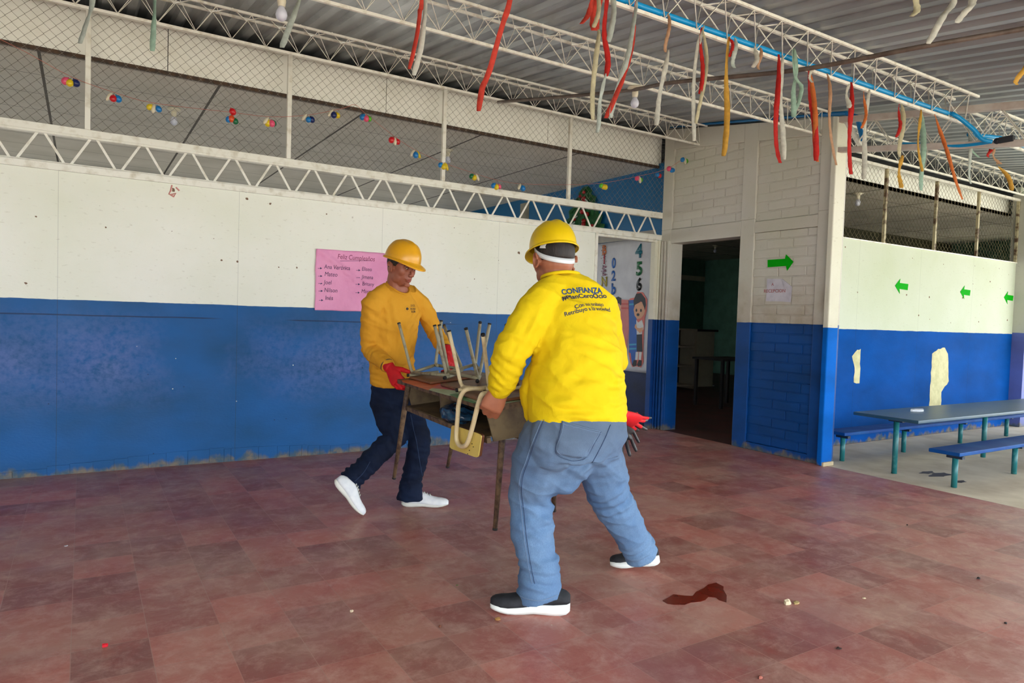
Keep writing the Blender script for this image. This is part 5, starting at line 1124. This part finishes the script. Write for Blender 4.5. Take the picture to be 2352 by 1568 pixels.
trb = bvh(me); trL = finish(me, 'trousers', m_navy, pL); tag(trL, 'dark indigo jeans with bunched cuffs')
proj_line([(943, 950), (950, 985), (957, 1015), (964, 1060), (971, 1100)], trb, .0018, m_nst, trL, 'seam', .0012); proj_line([(866, 885), (872, 886), (875, 890)], trb, .0015, m_nst, trL, 'seam', .001)
proj_line([(850, 1060), (835, 1085), (815, 1105)], trb, .0015, m_nst, trL, 'seam', .001)
m_ws = mat('white_shoe_rubber', [226, 226, 216], .6); m_wu = mat('white_shoe_leather', [232, 234, 234], .45, [214, 218, 222], 14, bs=.2, bsc=60)
shoe('shoe', V(1.772, 4.150, .0), V(2.045, 4.005, .0), (0, 0, 1), .305, m_ws, m_wu, pL, 'white leather trainer flat on the floor', .024)
tq = U(829, 1186, 4.035); hq = U(764, 1106, 4.11)
shoe('shoe', hq, tq, nrm(U(835, 1095, 4.05)-(hq+tq)/2), np.linalg.norm(tq-hq), m_ws, m_wu, pL, 'white leather trainer pushing off on its toe', .024)
# gloves
def glove(w, fd, pn, thumb, curls, parent, label, sc=1.0, td=None, name='glove', axis=None):
    b = MB(); w = np.array(w, float); ax_ = nrm(axis) if axis is not None else nrm(fd); b.tube([w-ax_*.062, w-ax_*.035, w], [.041, .039, .033], 20); hand_blobs(b, w, fd, pn, thumb, curls, .0022, sc, td)
    me = sculpt(b, .0036, 3); co, nn = getco(me); pnn = nrm(np.array(pn, float)-nrm(fd)*(np.array(pn, float)@nrm(fd)))
    o = finish(me, name, [m_gr, m_gb], parent); tag(o, label)
    pc = np.array([np.mean(co[list(p.vertices)], 0) for p in me.polygons]); pn_ = np.empty(len(me.polygons)*3, np.float32); me.polygons.foreach_get('normal', pn_); pn_ = pn_.reshape(-1, 3)
    dist = (pc-w)@nrm(fd)
    tipd = np.linalg.norm(pc-(w+nrm(fd)*.05), axis=1)
    idx = (((pn_@pnn) > .3) & (dist > .0)) | (tipd > .112)
    me.polygons.foreach_set('material_index', idx.astype(np.int32)); me.update()
    return o
G1 = [(.5, .9, .7), (.5, .95, .7), (.55, .95, .7), (.6, .95, .7)]
glove(wrR, fR, (.85, .42, -.12), 1, G1, pL, 'red glove with black rubber palm gripping the near desk corner', 1.12, nrm(V(.55, -.75, .02)), axis=wrR-elR)
glove(wrL, fL, (-.45, .9, -.2), -1, G1, pL, 'red glove with black rubber palm behind the chair legs', 1.0, nrm(Du*.9-Dv*.3-V(0, 0, .12)))
for w_, e_ in ((wrR, elR), (wrL, elL)):
    q_ = nrm(w_-e_); a_ = nrm(np.cross(q_, (0, 1, .2))); b_ = np.cross(q_, a_)
    MB().tube([w_-q_*.040+.0425*(math.cos(t)*a_+math.sin(t)*b_) for t in np.linspace(0, 2*math.pi, 25)[:-1]], .003, 6, closed=True).build('glove_cuff', m_gb, pL, smooth=True)
# ================================================================ the heavier man with his back to us
R_S = nrm((.99, -.14, 0)); YR = 2.42
HR = U(1272, 601, 2.50); MR = frame((.14, .99), -.10, 0.0)
shl, shr = U(1226, 722, 2.40), U(1382, 722, 2.36)
el, wl_ = U(1174, 808, 2.42), U(1150, 890, 2.50)
er, wr_ = V(2.13, 2.52, 1.06), V(2.00, 2.56, .93)
hl_, hr_ = U(1262, 995, 2.30), U(1362, 995, 2.26)
kl, al_ = U(1220, 1140, 2.47), U(1238, 1340, 2.40)
kr, ar_ = U(1399, 1135, 2.40), U(1468, 1264, 2.44)
nb = U(1284, 652, 2.45)
b = MB(); head_blobs(b, HR, MR, 1.0, 1.08, nb)
b.loft([(U(1325, 980, 2.30), .14, .11), (U(1325, 880, 2.33), .16, .13), (U(1325, 770, 2.38), .18, .13), (U(1308, 700, 2.42), .17, .10), (nb, .075, .07)], R_S, 26)
b.limb([shl, el, wl_], [.062, .052, .036]); b.limb([shr, er, wr_], [.062, .052, .034])
b.limb([hl_, kl, al_], [.08, .06, .05]); b.limb([hr_, kr, ar_], [.08, .06, .05])
fdl = nrm(U(1126, 942, 2.53)-wl_); gl = [(.75, 1.0, .8), (.8, 1.05, .8), (.8, 1.05, .8), (.85, 1.0, .7)]
hand_blobs(b, wl_, fdl, (.42, .90, -.05), 1, gl, .0035, 1.12, nrm(fdl*.6+V(.5, .55, .05)))
hand_blobs(b, wr_, nrm(D(1.22, .44, 0)-wr_), -Dv, -1, gl, .001, 1.0)
me = sculpt(b, .0038, 5)
co, nn = getco(me); lc = (MR.T@(co-HR).T).T
dd = np.zeros(len(co))
for x in (-1, 1): dd -= .006*np.exp(-(((lc[:, 1]+.006)/.009)**2+((lc[:, 2]-.002)/.016)**2))*(lc[:, 0]*x > .088)
# soft rolls at the nape
dd += .0025*np.sin((lc[:, 2]+.06)/.026*math.pi)*np.exp(-((lc[:, 2]+.075)/.03)**2)*(lc[:, 1] < -.02)
# knuckles and tendons on the back of the hand
setco(me, co+nn*dd[:, None])
pR = finish(me, 'person', sk_r, None, org=V(1.80, 2.42, 0)); tag(pR, 'man in bright yellow shirt and light blue jeans with his back turned, carrying the desk', 'person')
def hr2(p): return HR+MR@V(*p)
hair_cap(pR, HR, MR, 1.0, lambda p: p[2] > (-.012 if p[1] < .0 else .0) and p[1] < .05, m_hair, 1.03)
hair_cap(pR, HR, MR, 1.0, lambda p: p[2] > -.052+.35*max(0, p[1]) and p[1] < .045, m_fade, 1.000, 'short_hair')
hatR = frame((.13, .99), -.22, -.02)
hard_hat(pR, hr2((-.002, .004, .062)), hatR, m_haty, 'bright yellow hard hat seen from behind', .92, .036, mat('white_strap_plastic', [226, 230, 232], .4))
# shirt
b = MB(); b.loft([(U(1329, 976, 2.28), .205, .170), (U(1328, 960, 2.285), .211, .178), (U(1326, 915, 2.30), .212, .188), (U(1326, 870, 2.32), .206, .188), (U(1326, 820, 2.34), .195, .176), (U(1322, 770, 2.37), .188, .158), (U(1315, 725, 2.395), .182, .138), (U(1308, 692, 2.42), .155, .118), (U(1300, 668, 2.435), .118, .102), (U(1292, 650, 2.445), .090, .090), (U(1288, 640, 2.45), .078, .080)], R_S, 34)
cf = wl_-nrm(wl_-el)*.010
b.limb([U(1280, 668, 2.43), U(1252, 690, 2.41), U(1230, 716, 2.40)], [.078, .080, .082]); b.limb([U(1306, 660, 2.42), U(1345, 680, 2.38), U(1380, 714, 2.34)], [.080, .080, .082])
b.limb([U(1240, 724, 2.41), shl, (shl+el)/2, el, (el+cf)/2, cf], [.084, .084, .080, .076, .071, .060]); b.limb([U(1378, 722, 2.36), shr, er, wr_], [.082, .080, .070, .055])
# the hem drops lower at the left front
b.limb([U(1246, 860, 2.43), U(1232, 910, 2.43), U(1230, 950, 2.41)], [.08, .078, .050])
me = sculpt(b, .007, 7)
ax = cf-el
FR = [(cf-ax*.2, ax+V(.05, 0, 0), .030, .004, .065), ((el+cf)/2, ax+V(-.06, 0, .02), .036, .0055, .085), (el, (.3, 0, 1), .045, .005, .09), (U(1235, 800, 2.3), (1, 0, -.5), .06, .007, .11), (U(1230, 760, 2.3), (1, 0, -.3), .05, .004, .09), (U(1205, 740, 2.3), (.3, 0, 1), .07, .004, .09),
      (U(1330, 930, 2.1), (.05, 0, 1), .055, .006, .16), (U(1420, 900, 2.15), (-.1, 0, 1), .045, .006, .11), (U(1300, 880, 2.1), (-.35, 0, 1), .09, .006, .18), (U(1390, 820, 2.15), (.3, 0, 1), .08, .005, .15), (U(1260, 900, 2.2), (-.5, 0, 1), .07, .005, .12), (U(1420, 760, 2.25), (.2, 0, 1), .06, .003, .10)]
folds(me, FR); ncr = U(1287, 644, 2.45); neckline(me, ncr, nrm((.14, .99, 0)), .105, .016, .20); sb = bvh(me); shirtR = finish(me, 'shirt', m_yel, pR); tag(shirtR, 'bright yellow long sleeved shirt with dark blue lettering on the back')
MB().tube([ncr+V(.081*math.cos(t), .079*math.sin(t), .018-.079*math.sin(t)*.20) for t in np.linspace(0, 2*math.pi, 41)[:-1]], .0075, 8, closed=True).build('collar', m_yel, shirtR, smooth=True)
P = [cf+ .060*(math.cos(t)*nrm(np.cross(ax, (0, 1, 0)))+math.sin(t)*nrm(np.cross(ax, np.cross(ax, (0, 1, 0)))))+nrm(ax)*.030 for t in np.linspace(0, 2*math.pi, 31)[:-1]]
m_ink = mat('navy_print', [10, 66, 124], .7); m_ink2 = mat('dark_navy_print', [16, 36, 84], .7)
def line_text(s, xa, xb, ya, yb, m, bold, cap):
    a, c, o = hit(xa, ya, sb), hit(xb-6, yb, sb), hit((xa+xb)/2, (ya+yb)/2, sb)
    if a is None or c is None: print('TEXT MISS', s); return
    r = nrm(c-a); up = nrm(V(0, 0, 1)-r*r[2]); n_ = np.cross(r, up)
    # lean the projection plane with the back so that letters keep their height
    up2 = nrm(hit((xa+xb)/2, (ya+yb)/2-8, sb)-o); up2 = nrm(up2-r*(up2@r))
    cu = bpy.data.curves.new('t', 'FONT'); cu.body = s; cu.size = 1; ob = bpy.data.objects.new('t', cu); C.objects.link(ob); bpy.context.view_layer.update(); wd = ob.dimensions.x; bpy.data.objects.remove(ob)
    size = cap/.70; want = np.linalg.norm(c-a)*(xb-xa)/(xb-6-xa)
    text(s, size, m, shirtR, o, r, up2, bold, 'CENTER', proj=sb, sx=want/(wd*size))
line_text('CONFIANZA', 1293, 1385, 674, 671, m_ink, .028, .026)
line_text('#PlanCeroOcio', 1295, 1396, 687, 682, m_ink2, .02, .022)
line_text('Con mi trabajo', 1325, 1389, 705, 700, m_ink2, .012, .017)
line_text('Retribuyo a la sociedad', 1307, 1408, 717, 709, m_ink2, .012, .018)
# jeans
b = MB(); b.loft([(U(1330, 940, 2.29), .192, .150), (U(1330, 965, 2.28), .205, .165), (U(1327, 1000, 2.27), .214, .176), (U(1325, 1030, 2.28), .19, .165)], R_S, 30)
b.ball(U(1275, 1010, 2.27), (.11, .10, .13)); b.ball(U(1362, 1005, 2.25), (.10, .09, .13)); b.ball(U(1322, 1048, 2.29), (.095, .09, .10)); b.ball(U(1296, 1080, 2.33), (.09, .09, .10))
b.limb([U(1268, 1005, 2.32), (hl_*.5+kl*.5)+V(-.005, 0, 0), kl, (kl+al_)/2+V(-.008, 0, 0), al_+V(0, 0, .05)], [.128, .120, .098, .090, .080])
he = U(1237, 1363, 2.40); b.loft([(al_+V(0, 0, .12), .080, .080), (al_+V(0, 0, .06), .086, .086), (he*.5+al_*.5+V(0, 0, .03), .090, .090), (he, .094, .096), (he-V(-.002, 0, .006), .092, .094)], R_S, 24)
b.limb([U(1358, 1010, 2.28), hr_*.5+kr*.5, kr, (kr+ar_)/2, ar_-nrm(ar_-kr)*.06], [.118, .108, .096, .086, .076])
ax_ = nrm(ar_-kr+V(.02, 0, -.08)); b.loft([(ar_-ax_*.10, .076, .076), (ar_-ax_*.05, .080, .080), (ar_-ax_*.0, .080, .082), (ar_+ax_*.022, .084, .086), (ar_+ax_*.027, .082, .084)], R_S, 24)
me = sculpt(b, .007, 5)
axl = al_-kl; axr = ar_-kr
folds(me, [(kl+V(.06, -.05, .02), (.5, 0, 1), .055, .011, .10), (kl+V(-.02, -.06, -.09), (-.3, 0, 1), .06, .006, .10), (al_+V(0, 0, .03), (0.1, 0, 1), .040, .009, .10), (al_+V(0, 0, .14), (-.2, 0, 1), .07, .005, .10), (U(1340, 1050, 2.2), (.75, 0, -.7), .05, .008, .10), (kr+V(0, -.05, 0), (-.5, 0, 1), .055, .007, .12), (U(1400, 1060, 2.2), (-.25, 0, 1), .06, .006, .10), (ar_, axr, .038, .009, .09), (ar_-axr*.22, axr, .05, .007, .08), (U(1240, 1080, 2.25), (.3, 0, 1), .09, .005, .13), (U(1290, 960, 2.1), (.2, 0, 1), .05, .003, .10)])
jb_ = bvh(me); jeans = finish(me, 'trousers', m_den, pR); tag(jeans, 'light blue washed jeans with back pockets')
def pocket(q):
    nu, nv = 14, 16; a, c, d_, e = [np.array(p_, float) for p_ in q]; vs = []; ok = True
    for j in range(nv+1):
        for i in range(nu+1):
            u_, v_ = i/nu, j/nv; p_ = (a*(1-u_)+c*u_)*(1-v_)+(e*(1-u_)+d_*u_)*v_; p_ = p_+V(0, 10*(1-abs(2*u_-1))*max(0, v_-.75)*4*.25*1.6)
            h = hit(p_[0], p_[1], jb_, .0028)
            if h is None: return
            vs.append(h)
    b = MB().add(vs, [(j*(nu+1)+i, j*(nu+1)+i+1, (j+1)*(nu+1)+i+1, (j+1)*(nu+1)+i) for j in range(nv) for i in range(nu)])
    o = b.build('pocket', m_den, jeans, smooth=True); md = o.modifiers.new('s', 'SOLIDIFY'); md.thickness = .002
pocket([(1291, 967), (1380, 990), (1350, 1050), (1276, 1040)])
for off in (0, 4): proj_line([(1291+off, 967+off), (1285+off, 1000), (1276+off, 1038-off), (1310, 1056-off), (1342-off, 1052-off), (1362-off, 1022), (1380-off, 990+off*.5)], jb_, .0009, m_stitch if off else m_dstitch, jeans, 'stitching', .0048)
for dy in (0, 5): proj_line([(1292, 968+dy), (1335, 980+dy), (1380, 991+dy)], jb_, .0009, m_stitch, jeans, 'stitching', .0048)
proj_line([(1250, 952), (1236, 985), (1218, 1030), (1208, 1060), (1196, 1090), (1192, 1125), (1197, 1170), (1203, 1230), (1212, 1290), (1222, 1340)], jb_, .0016, m_stitch, jeans, 'seam', .001, 10)
proj_line([(1254, 954), (1240, 987), (1223, 1031), (1213, 1061), (1202, 1091), (1198, 1126), (1203, 1171), (1209, 1230), (1218, 1290), (1228, 1340)], jb_, .0014, m_dstitch, jeans, 'seam', .001, 10)
proj_line([(1402, 975), (1390, 1005), (1375, 1035), (1360, 1062)], jb_, .0016, m_dstitch, jeans, 'seam', .001)
proj_line([(1195, 1368), (1215, 1376), (1245, 1378), (1280, 1366)], jb_, .002, m_stitch, jeans, 'hem_stitching', .001)
m_bs = mat('white_foam_sole', [236, 240, 234], .5); m_bu = mat('black_knit_upper', [24, 26, 30], .75, [38, 40, 46], 30, bs=.3, bsc=200); m_lc = mat('grey_lace', [130, 130, 128], .7)
shoe('shoe', V(1.770, 2.315, .0), V(1.487, 2.500, .0), (0, 0, 1), .338, m_bs, m_bu, pR, 'black knit trainer with thick white sole flat on the floor', .040, 1.08, m_lc)
tq = at(1408, 1297, 1, 2.62); tq = V(2.262, 2.632, .004); hq = U(1517, 1297, 2.47)
shoe('shoe', hq, tq, (.25, .1, 1), np.linalg.norm(tq-hq), m_bs, m_bu, pR, 'black knit trainer with thick white sole, heel lifted', .040, 1.05, m_lc)
# pair of gloves tucked into the back pocket
def spare(px, py, Y, d, pn, thumb, cur, label, td=None):
    w_ = U(px, py, Y); b = MB(); d = nrm(d); b.tube([w_-d*.04, w_-d*.02, w_], [.022, .023, .023], 16); hand_blobs(b, w_, d, pn, thumb, cur, .0, .95, td, .34)
    me = sculpt(b, .0026, 2); co, nn = getco(me); o = finish(me, 'work_glove', [m_gr, m_gb]); tag(o, label, 'glove', 'gloves in the back pocket')
    pc = np.array([np.mean(co[list(p_.vertices)], 0) for p_ in me.polygons]); pn_ = np.empty(len(me.polygons)*3, np.float32); me.polygons.foreach_get('normal', pn_); pn_ = pn_.reshape(-1, 3); q = nrm(np.array(pn)-d*(np.array(pn)@d))
    tip = np.linalg.norm(pc-(w_+d*.05), axis=1); me.polygons.foreach_set('material_index', (((pn_@q) > .1) | (tip > .085)).astype(np.int32)); me.update()
spare(1434, 953, 2.22, (.86, .1, -.36), (.45, .75, .5), -1, [(.1, .15, .1), (.0, .1, .1), (.25, .2, .2), (.1, .1, .1)], 'red and black work glove fanned out of the back pocket', nrm(V(.9, .1, .25)))
spare(1430, 958, 2.26, (.42, .1, -.90), (-.3, -.9, .1), 1, [(.0, .1, .1), (.05, .1, .1), (.1, .1, .1), (.0, .1, .1)], 'black palm of the second glove hanging down from the back pocket', nrm(V(.6, .0, -.6)))
bpy.context.view_layer.update()
